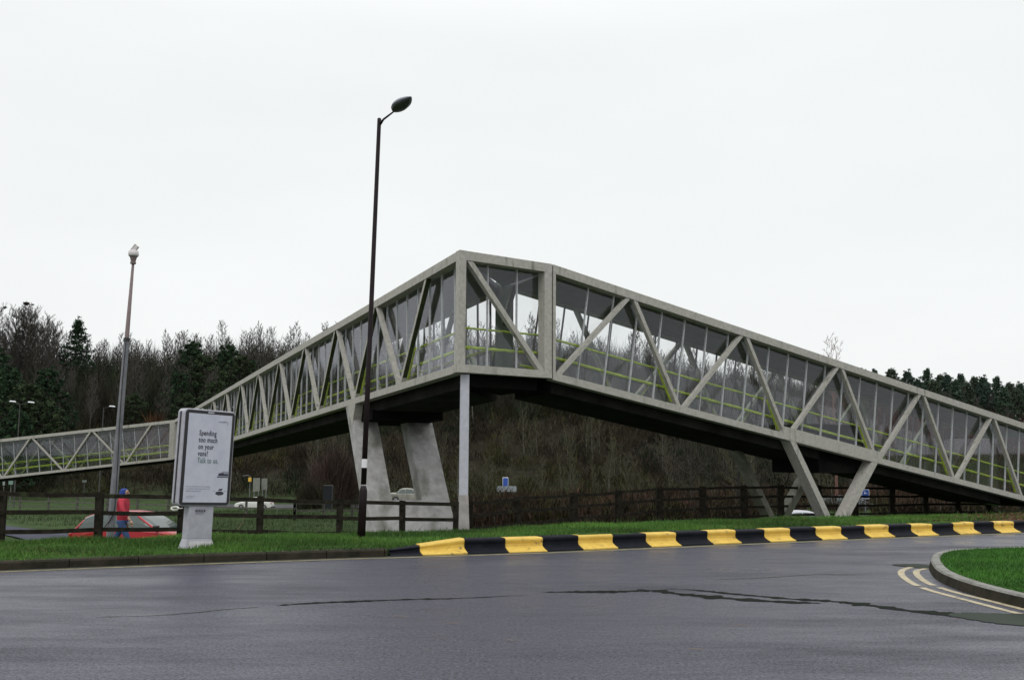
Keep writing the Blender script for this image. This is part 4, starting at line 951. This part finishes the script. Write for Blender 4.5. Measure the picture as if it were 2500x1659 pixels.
def verge_grass():
    n = 190000; x = rng.uniform(-12.5, 14, n); u = 0.05+rng.random(n)**0.8*4.1; y = np.interp(x, kx_, ky_)+u/0.9084
    keep = (rng.random(n) < np.where(x > 9, np.clip(1.15-(x-9)/2.2, 0.05, 1), 1)) & ~((x > -1.6) & (u < 0.42)) & (np.abs(x/y) < 0.62)
    x, y, u = x[keep], y[keep], u[keep]; z = np.where((u < 0.27) & (x < -1.9), 0.115, ground_z(x, y)-0.01)
    f = patchy(x, y, 1.6)*0.7+rng.random(len(x))*0.5
    c1, c2, c3 = np.array([0.085, 0.185, 0.030]), np.array([0.028, 0.075, 0.016]), np.array([0.13, 0.15, 0.05])
    C = c2+(c1-c2)*f[:, None]; C *= (0.55+0.75*patchy(x, y, 0.9))[:, None]; dry = rng.random(len(x)) < 0.03+0.14*(patchy(x+5, y, 1.3) > 0.8); C[dry] = c3*rng.uniform(0.6, 1.1, (dry.sum(), 1))
    hgt = 0.072*(0.45+1.1*patchy(x, y, 2.3))*np.where(u < 0.3, 0.5, 1)
    P = np.stack([x, y, z], 1)
    n_ = len(P); a = rng.uniform(0, 2*np.pi, n_)
    return blades(P, hgt, 0.016, C, 0.9, 'verge_grass')
tag(verge_grass(), 'short bright green grass on the verge between the kerb and the fence', 'grass', kind='stuff')
def island_grass():
    n = 150000; x = rng.uniform(5.4, 14, n); y = rng.uniform(8, 17.5, n)
    poly = np.array([(p[0], p[1]) for p in inset(islc, 0.13)]); inside = np.zeros(n, bool); j = len(poly)-1
    for i in range(len(poly)):
        xi, yi = poly[i]; xj, yj = poly[j]
        c = ((yi > y) != (yj > y)) & (x < (xj-xi)*(y-yi)/(yj-yi+1e-12)+xi); inside ^= c; j = i
    inside &= (x/y < 0.60) & (x/y > 0.3); x, y = x[inside], y[inside]
    # height of the domed turf
    z = []
    P4 = poly; ang = np.arctan2(y-ctr.y, x-ctr.x); pa_ = np.arctan2(P4[:, 1]-ctr.y, P4[:, 0]-ctr.x); pr = np.hypot(P4[:, 0]-ctr.x, P4[:, 1]-ctr.y); o_ = np.argsort(pa_)
    rr = np.interp(ang, pa_[o_], pr[o_], period=2*np.pi); f = np.hypot(x-ctr.x, y-ctr.y)/rr
    z = np.where(f > 0.55, 0.24+(0.12-0.24)*(f-0.55)/0.45, 0.28-0.04*f/0.55)-0.005
    q = patchy(x, y, 2)*0.5+rng.random(len(x))*0.5
    C = np.array([0.022, 0.07, 0.014])+(np.array([0.065, 0.19, 0.025])-np.array([0.022, 0.07, 0.014]))*q[:, None]
    return blades(np.stack([x, y, z], 1), 0.045, 0.014, C, 0.9, 'island_grass')
tag(island_grass(), 'short bright green grass on the kerbed island at the right edge', 'grass', kind='stuff')
def rough_grass():
    n = 70000; x = rng.uniform(-34, 26, n); y = 20+rng.random(n)**1.2*45; s_ = (y-np.interp(x, kx_, ky_))*0.9084
    lp = np.array([(p[0], p[1]) for p in lane_c]); dl = np.full(n, 9e9)
    for p in lp: dl = np.minimum(dl, np.hypot(x-p[0], y-p[1]))
    keep = (s_ > 3.6) & (np.abs(x/y) < 0.58) & (dl > 2.3); x, y = x[keep], y[keep]; z = ground_z(x, y)-0.02
    q = patchy(x, y, 0.5)*0.6+rng.random(len(x))*0.4
    C = np.array([0.022, 0.035, 0.012])+(np.array([0.055, 0.105, 0.025])-np.array([0.022, 0.035, 0.012]))*q[:, None]
    b = rng.random(len(x)) < 0.12; C[b] = np.array([0.10, 0.085, 0.045])*rng.uniform(0.5, 1.1, (b.sum(), 1))
    return blades(np.stack([x, y, z], 1), 0.16*(0.5+patchy(x, y, 0.8)), 0.035, C, 0.8, 'field_grass')
tag(rough_grass(), 'rough darker grass on the low ground beyond the fence', 'grass', kind='stuff')
def fallen():
    n = 5000; x = rng.uniform(8.6, 15, n); u = 0.42+rng.random(n)*3.0; y = np.interp(x, kx_, ky_)+u/0.9084; z = ground_z(x, y)+0.008
    C = np.array([0.10, 0.05, 0.025])*rng.uniform(0.4, 1.5, (n, 1)); return blades(np.stack([x, y, z], 1), 0.025, 0.05, C, 1.8, 'leaf_litter')
tag(fallen(), 'brown dead leaves lying on the soil behind the right end of the striped kerb', 'leaf litter', kind='stuff')

# ---- bushes / undergrowth: thousands of thin curved twigs gathered in clumps
def twig_mass(clumps, name, per=70, wid=0.05, m=TWIGM, leafy=0.0):
    """clumps: rows x,y,z,height,radius,r,g,b"""
    K = len(clumps); c = np.repeat(np.asarray(clumps, float), per, 0); n = len(c)
    a = rng.uniform(0, 2*np.pi, n); rad = np.sqrt(rng.random(n))*c[:, 4]; lv = rng.random(n)
    base = np.stack([c[:, 0]+np.cos(a)*rad*0.8, c[:, 1]+np.sin(a)*rad*0.8, c[:, 2]+c[:, 3]*(lv**1.1)*0.75*(1-0.5*(rad/c[:, 4])**2)], 1)
    Lh = c[:, 3]*rng.uniform(0.18, 0.45, n); oa = a+rng.normal(0, 0.8, n); out = Lh*rng.uniform(0.05, 0.6, n)
    tip = base+np.stack([np.cos(oa)*out, np.sin(oa)*out, Lh*rng.uniform(0.5, 1.0, n)], 1)
    mid = (base+tip)/2+rng.normal(0, 0.06, (n, 3))*Lh[:, None]
    sa = rng.uniform(0, 2*np.pi, n); wv = (wid*rng.uniform(0.5, 1.5, n))[:, None]/2; sd_ = np.stack([np.cos(sa), np.sin(sa), np.zeros(n)], 1)*wv
    V = np.empty((n, 5, 3)); V[:, 0] = base-sd_; V[:, 1] = base+sd_; V[:, 2] = mid+sd_*0.8; V[:, 3] = mid-sd_*0.8; V[:, 4] = tip
    i = np.arange(n)[:, None]*5
    F = np.concatenate([i+np.array([[0, 1, 2]]), i+np.array([[0, 2, 3]]), i+np.array([[3, 2, 4]])])
    col = c[:, 5:8]*rng.uniform(0.45, 1.6, (n, 1)); col *= np.repeat(rng.uniform(0.45, 1.5, K), per)[:, None]; pale = rng.random(n) < 0.015; col[pale] = np.array([0.12, 0.115, 0.095])*rng.uniform(0.5, 1, (pale.sum(), 1))
    return np_mesh(name, V.reshape(-1, 3), F, m, colors=np.repeat(col, 5, 0))
# ground cover up the hillside: scrub below, saplings higher
cl = []
OL, BR, DG, RB = (0.038, 0.037, 0.015), (0.030, 0.024, 0.016), (0.013, 0.022, 0.010), (0.050, 0.028, 0.020)
def pick(x, y):
    v = math.sin(x*0.09+1.3)+math.sin(y*0.13+x*0.04)+math.sin(x*0.31+2)*0.5+random.uniform(-1, 1)
    return OL if v > 0.9 else DG if v < -1.2 else BR
random.seed(4)
for i in range(7000):
    y = 152+98*random.random()**1.0; x = random.uniform(-1.3, 0.60)*y
    if x/y < -0.62 and random.random() < .5: continue
    f = (y-152)/98; h = random.uniform(1.6, 3.6)+f*2.5; col = pick(x, y)
    if x/y > 0.34 and f > 0.3: col = RB if random.random() < 0.5 else BR
    cl.append((x, y, gz(x, y)-0.2, h, random.uniform(1.2, 2.6), *col))
tag(twig_mass(cl, 'undergrowth', 70, 0.085), 'dense brown and olive scrub covering the hillside below the wood', 'undergrowth', kind='stuff')
cl = []
for i in range(900):   # brambles and hedge at the far side of the low ground
    y = random.uniform(112, 150); x = random.uniform(-0.1, 0.62)*y
    cl.append((x, y, gz(x, y)-0.1, random.uniform(1.2, 2.6), random.uniform(1.0, 2.0), *(RB if random.random() < 0.4 else BR if random.random() < .6 else OL)))
for i in range(420):
    y = random.uniform(60, 100); x = random.uniform(-0.04, 0.5)*y
    cl.append((x, y, gz(x, y)-0.1, random.uniform(0.9, 2.0), random.uniform(0.7, 1.5), *(BR if random.random() < .6 else RB)))
for i in range(620):
    px = random.uniform(1135, 2620); Y = random.uniform(38, 60)
    if 1880 < px < 2140 and Y < 57: continue
    if Y < 26+ (px-1135)*0.0155+4: continue
    v = at(px, 1250, Y); h = random.uniform(0.7, 1.7)
    cl.append((v.x, Y, gz(v.x, Y)-0.1, h, random.uniform(0.5, 1.1), *((0.052, 0.032, 0.024) if random.random() < 0.3 else BR if random.random() < .7 else OL)))
tag(twig_mass(cl, 'brambles', 90, 0.045), 'reddish brown brambles spreading behind the right hand fence under the ramp', 'brambles', kind='stuff')

# ---- trees
cl = []
for i in range(4200):
    f = random.random()**0.7; y = 190+54*f; x = random.uniform(-1.35, 0.60)*y
    if x/y < -0.62 and random.random() < .4: continue
    if x/y > 0.36 and y > 225: continue
    col = (0.040, 0.036, 0.027) if random.random() < .6 else (0.026, 0.036, 0.020)
    if x/y > 0.36: col = (0.06, 0.032, 0.026)
    hh = random.uniform(8, 13)*float(np.interp(x/y, [0.05, 0.2, 0.52], [1, .85, .65]))
    cl.append((x, y, gz(x, y)-0.3, hh, random.uniform(0.8, 1.9), *col))
tag(twig_mass(cl, 'woodland', 120, 0.06), 'tangled mass of leafless saplings and twigs filling the hillside wood', 'wood', kind='stuff')
BARK = mat('grey_brown_bark', (0.095, 0.085, 0.072), 0.9, col2=(0.045, 0.04, 0.033), scale=4)
TWG = mat('grey_brown_twigs', (0.066, 0.060, 0.050), 0.9, var=0.4, scale=2)
TWR = mat('reddish_twigs', (0.15, 0.075, 0.06), 0.9, var=0.3, scale=2)
def rvec(rn, d, spread):
    a = Vector((rn.gauss(0, 1), rn.gauss(0, 1), rn.gauss(0, 1))); a -= d*a.dot(d); a.normalize(); return (d+a*spread).normalized()
def bare_tree(seed, Ht, spread=0.5, start=0.35, nprim=22, nsec=5, ntw=5, name='bare_tree', mt=None, mc=None, trunk_r=0.012, twig_w=0.02, up_=0.35):
    rn = random.Random(seed); o = empty(name); tr = MB(); cr = MB()
    pts = []; p = Vector((0, 0, 0)); d = Vector((rn.uniform(-.05, .05), rn.uniform(-.05, .05), 1)).normalized(); n = 10
    for i in range(n+1): pts.append(p.copy()); p += d*Ht*0.93/n; d = (d+Vector((rn.gauss(0, .05), rn.gauss(0, .05), 0.1))).normalized()
    rad = [Ht*trunk_r*(1-0.93*(i/n)**0.9) for i in range(n+1)]; tr.tube(pts, rad, 7)
    def at_(f): k = min(int(f*n), n-1); q = f*n-k; return pts[k].lerp(pts[k+1], q)
    def twig(mb, p, d, L, r_):
        q = p+d*L*0.5; e = q+(d+Vector((rn.gauss(0, .3), rn.gauss(0, .3), 0.25))).normalized()*L*0.5
        mb.tube([p, q, e], [r_, r_*0.75, r_*0.3], 3, cap=False)
        return q, e
    for k in range(nprim):
        f = start+(0.98-start)*(k+rn.random())/nprim; b = at_(f); az = k*2.4+rn.uniform(-.5, .5); inc = up_+rn.uniform(0, .35)
        dd = Vector((math.cos(az), math.sin(az), inc+0.5*f)).normalized(); Lp = Ht*spread*(1-f*0.62)*rn.uniform(0.6, 1.0); rp = Ht*trunk_r*0.42*(1.1-f)
        ppts = [b]; q = b.copy(); dn = dd.copy()
        for j in range(4): q = q+dn*Lp/4; ppts.append(q.copy()); dn = (dn+Vector((rn.gauss(0, .12), rn.gauss(0, .12), 0.16))).normalized()
        tr.tube(ppts, [rp, rp*.8, rp*.6, rp*.42, rp*.2], 4, cap=False)
        for s_ in range(nsec):
            g = 0.25+0.75*(s_+rn.random())/nsec; kk = min(int(g*4), 3); sp = ppts[kk].lerp(ppts[kk+1], g*4-kk)
            sd2 = rvec(rn, (ppts[kk+1]-ppts[kk]).normalized(), 0.75); sd2.z += 0.25; sd2.normalize(); Ls = Lp*0.42*rn.uniform(.5, 1)
            m1, e1 = twig(cr, sp, sd2, Ls, twig_w*1.5)
            for t_ in range(ntw):
                st = sp.lerp(m1, rn.uniform(.3, 1)) if rn.random() < .5 else m1.lerp(e1, rn.random())
                td = rvec(rn, sd2, 0.8); td.z += 0.3; td.normalize(); twig(cr, st, td, Ls*rn.uniform(.35, .7), twig_w)
    tr.build('trunk', mt or BARK, o, recalc=False); cr.build('crown', mc or TWG, o, recalc=False)
    return o
WOODLAB = 'bare slender deciduous tree in the dense leafless wood on the hillside'
protos = [bare_tree(20+i, 14, spread=0.26+0.04*(i % 3), start=0.35, nprim=24, nsec=5, ntw=5, trunk_r=0.0095, twig_w=0.03, up_=0.9) for i in range(5)]
for p in protos: tag(p, WOODLAB, 'tree', 'bare trees of the hillside wood')
random.seed(9); used = set(); cnt_t = 0
skyl = lambda az: np.interp(az, [-0.55, -0.40, -0.27, 0.05, 0.14, 0.25, 0.52], [1.0, 0.92, 1.0, 1.0, 1.0, .85, .75])
def evergreen(x, y):
    a = x/y
    return (-0.335 < a < -0.24 and 205 < y < 240) or (-0.53 < a < -0.45)
i = 0
while cnt_t < 285:
    f = random.random(); y = 182+60*f**0.6; a = random.uniform(-0.57, 0.56) if random.random() < .75 else random.uniform(-0.56, -0.12); x = a*y
    if a > 0.34 and y > 222 and random.random() < .4: continue
    k = i % 5; i += 1
    o = protos[k] if k not in used else copy_tree(protos[k]); used.add(k)
    s = random.uniform(0.82, 1.08)*float(skyl(a)); o.location = (x, y, gz(x, y)-0.3); o.scale = (s, s, s); o.rotation_euler = (0, 0, random.uniform(0, 6.28)); cnt_t += 1
SAPT = mat('pale_stems', (0.13, 0.125, 0.10), 0.9, var=0.4, scale=2); SAPC = mat('olive_twigs', (0.075, 0.070, 0.035), 0.9, var=0.4, scale=1)
saps = [bare_tree(60+i, 8, spread=0.36, start=0.15, nprim=20, nsec=5, ntw=5, name='sapling', mt=SAPT, mc=SAPC, trunk_r=0.010, twig_w=0.026, up_=1.1) for i in range(3)]
for p in saps: tag(p, 'leafless pale stemmed sapling growing in the scrub of the bank under the footbridge', 'tree', 'saplings on the bank')
used = set()
for i in range(75):
    y = random.uniform(138, 176); x = random.uniform(-0.2, 0.42)*y; k = i % 3; o = saps[k] if k not in used else copy_tree(saps[k]); used.add(k)
    s = random.uniform(0.5, 1.15); o.location = (x, y, gz(x, y)-.2); o.scale = (s, s, s); o.rotation_euler = (0, 0, random.uniform(0, 6.28))
# big rook-nest trees at the far left
bt_ = []
for q, (px, Y, Ht, sd_) in enumerate([(14, 214, 21.5, 5), (74, 216, 21.0, 6), (122, 212, 18.5, 7), (-40, 210, 22, 8), (45, 220, 19.5, 9), (102, 222, 18, 10)]):
    v = at(px, 1000, Y); o = bare_tree(40+sd_, Ht, spread=0.44, start=0.35, nprim=46, nsec=8, ntw=7, trunk_r=0.012, twig_w=0.026, up_=0.95)
    o.location = (v.x, Y, gz(v.x, Y)-.3)
    tag(o, ['tall bare tree second from the left edge, two dark nests in its top', 'tall bare tree at the left with one dark nest high in its crown', 'tall bare tree, rightmost of the high group at the left', 'tallest bare tree cut by the left edge of the picture', 'bare tree standing between the two nest trees at the far left', 'bare tree just right of the nest tree at the far left'][q], 'tree')
    bt_.append(o)
NESTM = mat('dark_nest', (0.02, 0.016, 0.014), 0.95)
for px, py, r_, lab, Y in ((65, 740, 0.6, 'largest dark rook nest in the bare tree tops at the left', 213), (80, 743, 0.26, 'small dark nest just right of the largest rook nest', 213.5), (12, 750, 0.38, 'dark rook nest near the left edge of the picture', 212)):
    v = at(px, py, Y); mb = MB(); rn = random.Random(px)
    mb.lathe([(0.02, -r_*.8), (r_*.6, -r_*.6), (r_, -r_*.1), (r_*.9, r_*.3), (r_*.5, r_*.42), (r_*.1, r_*.3)], 9, (0, 0, 0)); mb.v = [(x*rn.uniform(.8, 1.2), y_*rn.uniform(.8, 1.2), z*rn.uniform(.8, 1.2)) for x, y_, z in mb.v]
    for k in range(26):
        a_ = rn.uniform(0, 6.28); mb.tube([(r_*.5*math.cos(a_), r_*.5*math.sin(a_), rn.uniform(-.3, .1)*r_), (r_*1.4*math.cos(a_+.4), r_*1.4*math.sin(a_+.4), rn.uniform(-.6, .5)*r_)], 0.02, 3)
    o = mb.build('rook_nest', NESTM); o.location = v; tag(o, lab, 'nest')
# evergreens: pines and ivy-dark broadleaves
NEED = mat('pine_needles', (1, 1, 1), 0.85, attr='tint', spec=0.15)
def needle_crown(name, cen, rad, n, size, col, parent):
    """cen: clump centres, rad: clump radii"""
    K = len(cen); k = rng.integers(0, K, n); d = rng.normal(0, 1, (n, 3)); d /= np.linalg.norm(d, axis=1)[:, None]; r_ = rng.random(n)**0.45
    P = cen[k]+d*(rad[k]*r_)[:, None]*np.array([1, 1, 0.62]); a = rng.normal(0, 1, (n, 3)); a /= np.linalg.norm(a, axis=1)[:, None]; b = np.cross(a, rng.normal(0, 1, (n, 3))); b /= np.linalg.norm(b, axis=1)[:, None]
    s_ = size*rng.uniform(.5, 1.4, n)[:, None]; V = np.stack([P-a*s_*0.5, P+a*s_*0.5, P+b*s_*0.9], 1)
    cb = rng.uniform(0.55, 1.45, K)[k]*rng.uniform(.6, 1.4, n)
    return np_mesh(name, V.reshape(-1, 3), np.arange(n*3).reshape(n, 3), NEED, parent, colors=np.repeat(np.array(col)*cb[:, None], 3, 0))
def pine(seed, Ht, low=0.45, wide=0.22, name='pine_tree', col=(0.018, 0.038, 0.018), n=5200, conic=0.8, size=0.26):
    rn = random.Random(seed); o = empty(name); tr = MB(); lean = rn.uniform(-.02, .02)
    tr.tube([(0, 0, 0), (lean*Ht, 0, Ht*.5), (lean*Ht*.5, 0, Ht*.97)], [Ht*.014, Ht*.01, Ht*.003], 7); cen, rad = [], []
    for k in range(80):
        f = low+(1-low)*(k+rn.random())/80; az = k*2.4; L = Ht*wide*((1-f)/(1-low))**conic*rn.uniform(.55, 1.1)+0.25
        e = Vector((math.cos(az)*L, math.sin(az)*L, f*Ht+L*rn.uniform(-.05, .3))); tr.tube([(lean*Ht*.5, 0, f*Ht-.1), tuple(e)], [Ht*.004, Ht*.0015], 4, cap=False)
        cen.append(e); rad.append(Ht*0.034*rn.uniform(.5, 1.5))
        for q in range(3): t = rn.uniform(.3, 1.0); cen.append(Vector((e.x*t+rn.gauss(0, .25), e.y*t+rn.gauss(0, .25), f*Ht+(e.z-f*Ht)*t+rn.gauss(0, .3)))); rad.append(Ht*.026*rn.uniform(.5, 1.6))
    tr.build('trunk', BARK, o, recalc=False); needle_crown('crown', np.array([tuple(c) for c in cen]), np.array(rad), n, size, col, o); return o
pp_ = [pine(1, 13, low=.3, wide=.27, n=15000, conic=.95, size=.22, col=(0.046, 0.074, 0.048)), pine(2, 12, low=.35, wide=.31, n=15000, conic=.8, size=.22, col=(0.054, 0.074, 0.048)), pine(3, 14, low=.4, wide=.24, n=15000, conic=.75, size=.22, col=(0.040, 0.068, 0.048))]
for p in pp_: tag(p, 'dark green pine in the row along the ridge above the right end of the footbridge', 'tree', 'pines on the right ridge')
random.seed(21)
used = set()
tops = [(2035, 892), (2070, 893), (2105, 902), (2135, 903), (2175, 902), (2215, 906), (2262, 903), (2295, 916), (2312, 914), (2345, 915), (2380, 921), (2400, 920), (2432, 922), (2465, 935), (2490, 935), (2520, 940), (2550, 944), (2240, 925), (2330, 930), (2280, 930), (2195, 925), (2150, 920), (2360, 935), (2410, 938), (2450, 945), (2480, 950)]
for q, (px, py) in enumerate(tops):
    Y = random.uniform(226, 238) if q < 17 else random.uniform(212, 224); v = at(px, py, Y); g = gz(v.x, Y)
    k = q % 3; o = pp_[k] if k not in used else copy_tree(pp_[k]); used.add(k)
    s = max(0.5, (v.z-g)/(13, 12, 14)[k]); o.location = (v.x, Y, g-.2); o.scale = (min(s, 1.15), min(s, 1.15), s); o.rotation_euler[2] = random.uniform(0, 6.28)
v = at(192, 783, 214); o = pine(7, v.z-gz(v.x, 214)+.2, low=.45, wide=.22, n=9000); o.location = (v.x, 214, gz(v.x, 214)-.2); tag(o, 'single dark pine rising above the wood, left of the leaning camera pole', 'tree')
iv = [pine(11, 12, low=.12, wide=.36, name='evergreen_tree', col=(0.026, 0.050, 0.024), n=16000, conic=.5, size=.24), pine(12, 11, low=.1, wide=.42, name='evergreen_tree', col=(0.034, 0.050, 0.024), n=16000, conic=.45, size=.24)]
for p in iv: tag(p, 'dense dark evergreen tree among the bare trunks left of the footbridge', 'tree', 'evergreens in the left part of the wood')
used = set()
for q, (px, py, Y) in enumerate([(470, 835, 205), (500, 870, 195), (560, 840, 208), (590, 870, 200), (440, 910, 190), (530, 930, 186), (620, 880, 204), (455, 960, 182), (20, 900, 165), (70, 940, 160), (-10, 860, 170), (110, 980, 158), (40, 1000, 152), (330, 960, 190), (590, 950, 188), (640, 930, 196), (120, 900, 178)]):
    v = at(px, py, Y); g = gz(v.x, Y); k = q % 2; o = iv[k] if k not in used else copy_tree(iv[k]); used.add(k)
    s = max(.3, (v.z-g)/(12, 11)[k]); o.location = (v.x, Y, g-.2); o.scale = (s, s, s); o.rotation_euler[2] = q
    if px < 200: o['label'] = 'dark evergreen tree below the tall bare trees at the left edge'; o['group'] = 'evergreens at the left edge'
# nearer individual trees
v = at(2035, 1000, 62); o = bare_tree(77, at(2035, 800, 62).z-gz(v.x, 62), spread=.30, start=.3, nprim=26, nsec=5, ntw=4, mc=TWR, mt=TWR, trunk_r=.010, twig_w=.009, up_=1.3); o.location = (v.x, 62, gz(v.x, 62)-.1)
tag(o, 'thin reddish bare tree whose twig tops show above the right ramp', 'tree')
v = at(1795, 1200, 50); o = bare_tree(78, 5.6, spread=.75, start=.22, nprim=20, nsec=8, ntw=7, trunk_r=.022, twig_w=.012, up_=.25, mc=mat('black_twigs', (0.02, 0.018, 0.014), .9), mt=mat('dark_bark', (0.022, 0.02, 0.016), .9)); o.location = (v.x, 50, gz(v.x, 50)-.1)
tag(o, 'dark spreading leafless tree under the right ramp, beside the rear V legs', 'tree')
v = at(1690, 1200, 58); o = bare_tree(79, 6.0, spread=.6, start=.2, nprim=20, nsec=8, ntw=7, trunk_r=.022, twig_w=.014, up_=.3, mt=mat('dark_brown_bark', (0.03, 0.026, 0.02), .9), mc=mat('dark_brown_twigs', (0.04, 0.035, 0.022), .9)); o.location = (v.x, 58, gz(v.x, 58)-.1)
tag(o, 'bushy brown leafless tree left of the dark spreading one under the ramp', 'tree')
def bush(px, Y, h, r_, col, label, per=900, n=9, wid=.03, name='bush'):
    v = at(px, 1200, Y); g = gz(v.x, Y); rn = random.Random(px)
    cl = [(rn.uniform(-r_, r_)*.6, rn.uniform(-r_, r_)*.6, -.1, h*rn.uniform(.7, 1), r_*rn.uniform(.4, .7), *col) for _ in range(n)]
    o = twig_mass(cl, name, per, wid); o.location = (v.x, Y, g); return tag(o, label, 'bush')
bush(805, 95, 7.6, 3.2, (0.05, 0.034, 0.03), 'large purplish brown bare bush beyond the fence, left of the black lamp post')
bush(770, 82, 3.2, 1.5, (0.03, 0.028, 0.018), 'lower dark bush left of the roadside cabinet', 500)
bush(1620, 46, 1.5, .8, (0.07, 0.08, 0.03), 'small pale green bush between two posts of the right fence', 400, 5, .02)
v = at(372, 985, 172); bush(372, 172, v.z-gz(v.x, 172), 2.4, (0.08, 0.04, 0.02), 'orange brown bush at the edge of the wood, left of the poster sign', 500, 6, .12)
# bent dry stalk in the field and a tuft round the camera pole foot
for (px, Y, lab) in ((590, 25, 'tall dry grass stalk bending right of the poster sign'),):
    a = at(575, 1300, Y); b = at(592, 1275, Y); c = at(600, 1245, Y); mb = MB(); mb.tube([a, b, c], [.008, .006, .003], 5); tag(mb.build('dry_stalk', TW), lab, 'stalk')

# ------------------------------------------------------------------ person walking behind the fence
def person():
    Y = 25.6; px = 303; top = at(px, 1188, Y); g = top.z-1.74
    root = empty('person', (top.x, Y, g)); root.rotation_euler = (0, 0, R(90))   # faces -x (local -y is forward)
    tag(root, 'person in a blue hood, red jacket and blue jeans walking behind the fence', 'person')
    def skin(name, verts, edges, m, sub=2):
        me = bpy.data.meshes.new(name); me.from_pydata([v[:3] for v in verts], edges, []); o = bpy.data.objects.new(name, me); COL.objects.link(o)
        sk = o.modifiers.new('skin', 'SKIN'); 
        for i, v in enumerate(verts):
            r_ = v[3]; r2__ = v[4] if len(v) > 4 else r_; me.skin_vertices[0].data[i].radius = (r_, r2__)
        me.skin_vertices[0].data[0].use_root = True
        o.modifiers.new('sub', 'SUBSURF').levels = sub; o.modifiers['sub'].render_levels = sub
        me.materials.append(m); o.parent = root; return o
    SKIN = mat('skin_tone', (0.45, 0.27, 0.20), .6); RJ = mat('red_jacket', (0.50, 0.03, 0.06), .8, var=.3, scale=8); BJ = mat('blue_jeans', (0.04, 0.08, 0.20), .9, var=.3, scale=10); BH = mat('blue_hood', (0.02, 0.05, 0.26), .8, var=.2, scale=8)
    # whole body in one surface
    B = [(0, 0, .95, .07, .06), (0, 0, 1.12, .09, .07), (0, -.01, 1.32, .17, .11), (0, -.01, 1.45, .09, .08), (0, -.02, 1.53, .055), (0, -.03, 1.60, .085, .095), (0, -.03, 1.69, .07, .08),
         (.17, 0, 1.41, .065), (.25, .10, 1.15, .045), (.24, .02, .92, .035), (.24, -.02, .84, .03),
         (-.17, 0, 1.41, .065), (-.25, -.10, 1.15, .045), (-.23, -.24, .97, .035), (-.23, -.29, .91, .03),
         (.09, 0, .86, .09), (.10, .16, .50, .06), (.10, .38, .14, .045), (.10, .28, .05, .04), (-.09, 0, .86, .09), (-.10, -.18, .50, .06), (-.10, -.26, .09, .045), (-.10, -.40, .05, .04)]
    E_ = [(0, 1), (1, 2), (2, 3), (3, 4), (4, 5), (5, 6), (2, 7), (7, 8), (8, 9), (9, 10), (2, 11), (11, 12), (12, 13), (13, 14), (0, 15), (15, 16), (16, 17), (17, 18), (0, 19), (19, 20), (20, 21), (21, 22)]
    skin('body', B, E_, SKIN)
    J = [(0, 0, .80, .18, .16), (0, 0, 1.12, .175, .14), (0, -.01, 1.32, .20, .135), (0, -.01, 1.46, .11, .10), (.18, 0, 1.41, .085), (.26, .10, 1.15, .062), (.25, .02, .93, .05), (-.18, 0, 1.41, .085), (-.26, -.10, 1.15, .062), (-.24, -.23, .98, .05)]
    skin('jacket', J, [(0, 1), (1, 2), (2, 3), (2, 4), (4, 5), (5, 6), (2, 7), (7, 8), (8, 9)], RJ)
    Jn = [(0, 0, 1.02, .15, .12), (.09, 0, .84, .10), (.10, .16, .50, .075), (.10, .37, .15, .06), (-.09, 0, .84, .10), (-.10, -.18, .50, .075), (-.10, -.255, .11, .06)]
    skin('jeans', Jn, [(0, 1), (1, 2), (2, 3), (0, 4), (4, 5), (5, 6)], BJ)
    Hd = [(0, .03, 1.44, .13, .12), (0, .02, 1.55, .10, .10), (0, .0, 1.65, .105, .11), (0, .01, 1.71, .07, .08)]
    skin('hood', Hd, [(0, 1), (1, 2), (2, 3)], BH)
    for s_, yy, z0 in ((1, .32, .0), (-1, -.34, .0)):
        mb = MB(); x0 = s_*.10; mb.hexa([(x0-.045, yy-.13, z0), (x0+.045, yy-.13, z0), (x0+.04, yy+.12, z0), (x0-.04, yy+.12, z0), (x0-.04, yy-.11, z0+.06), (x0+.04, yy-.11, z0+.06), (x0+.035, yy+.1, z0+.11), (x0-.035, yy+.1, z0+.11)]); mb.build('shoe', BLKP, root, bevel=.02)
    for s_, c in ((1, (.24, -.03, .82)), (-1, (-.23, -.31, .88))):
        mb = MB(); c = Vector(c)
        mb.tube([c+Vector((0, 0, .03)), c, c+Vector((0, -.01, -.06))], [.025, .035, .03], 8)
        for f_, (dx, L) in enumerate(((-.022, .06), (-.008, .07), (.008, .065), (.021, .05))): mb.tube([c+Vector((dx*.5, dx, -.055)), c+Vector((dx*.5, dx-.01, -.055-L*.55)), c+Vector((dx*.5, dx-.03, -.055-L))], [.009, .008, .006], 6)
        mb.tube([c+Vector((0, -.03, -.01)), c+Vector((0, -.05, -.04)), c+Vector((0, -.05, -.065))], [.010, .009, .007], 6); mb.build('hand', SKIN, root, smooth=True)
    mb = MB(); mb.tube([(0, -.115, 1.60), (0, -.145, 1.585), (0, -.12, 1.57)], [.008, .014, .012], 6)
    for s_ in (-1, 1): mb.tube([(s_*.03, -.105, 1.625), (s_*.03, -.118, 1.625)], .009, 6)
    mb.build('face', SKIN, root)
person()
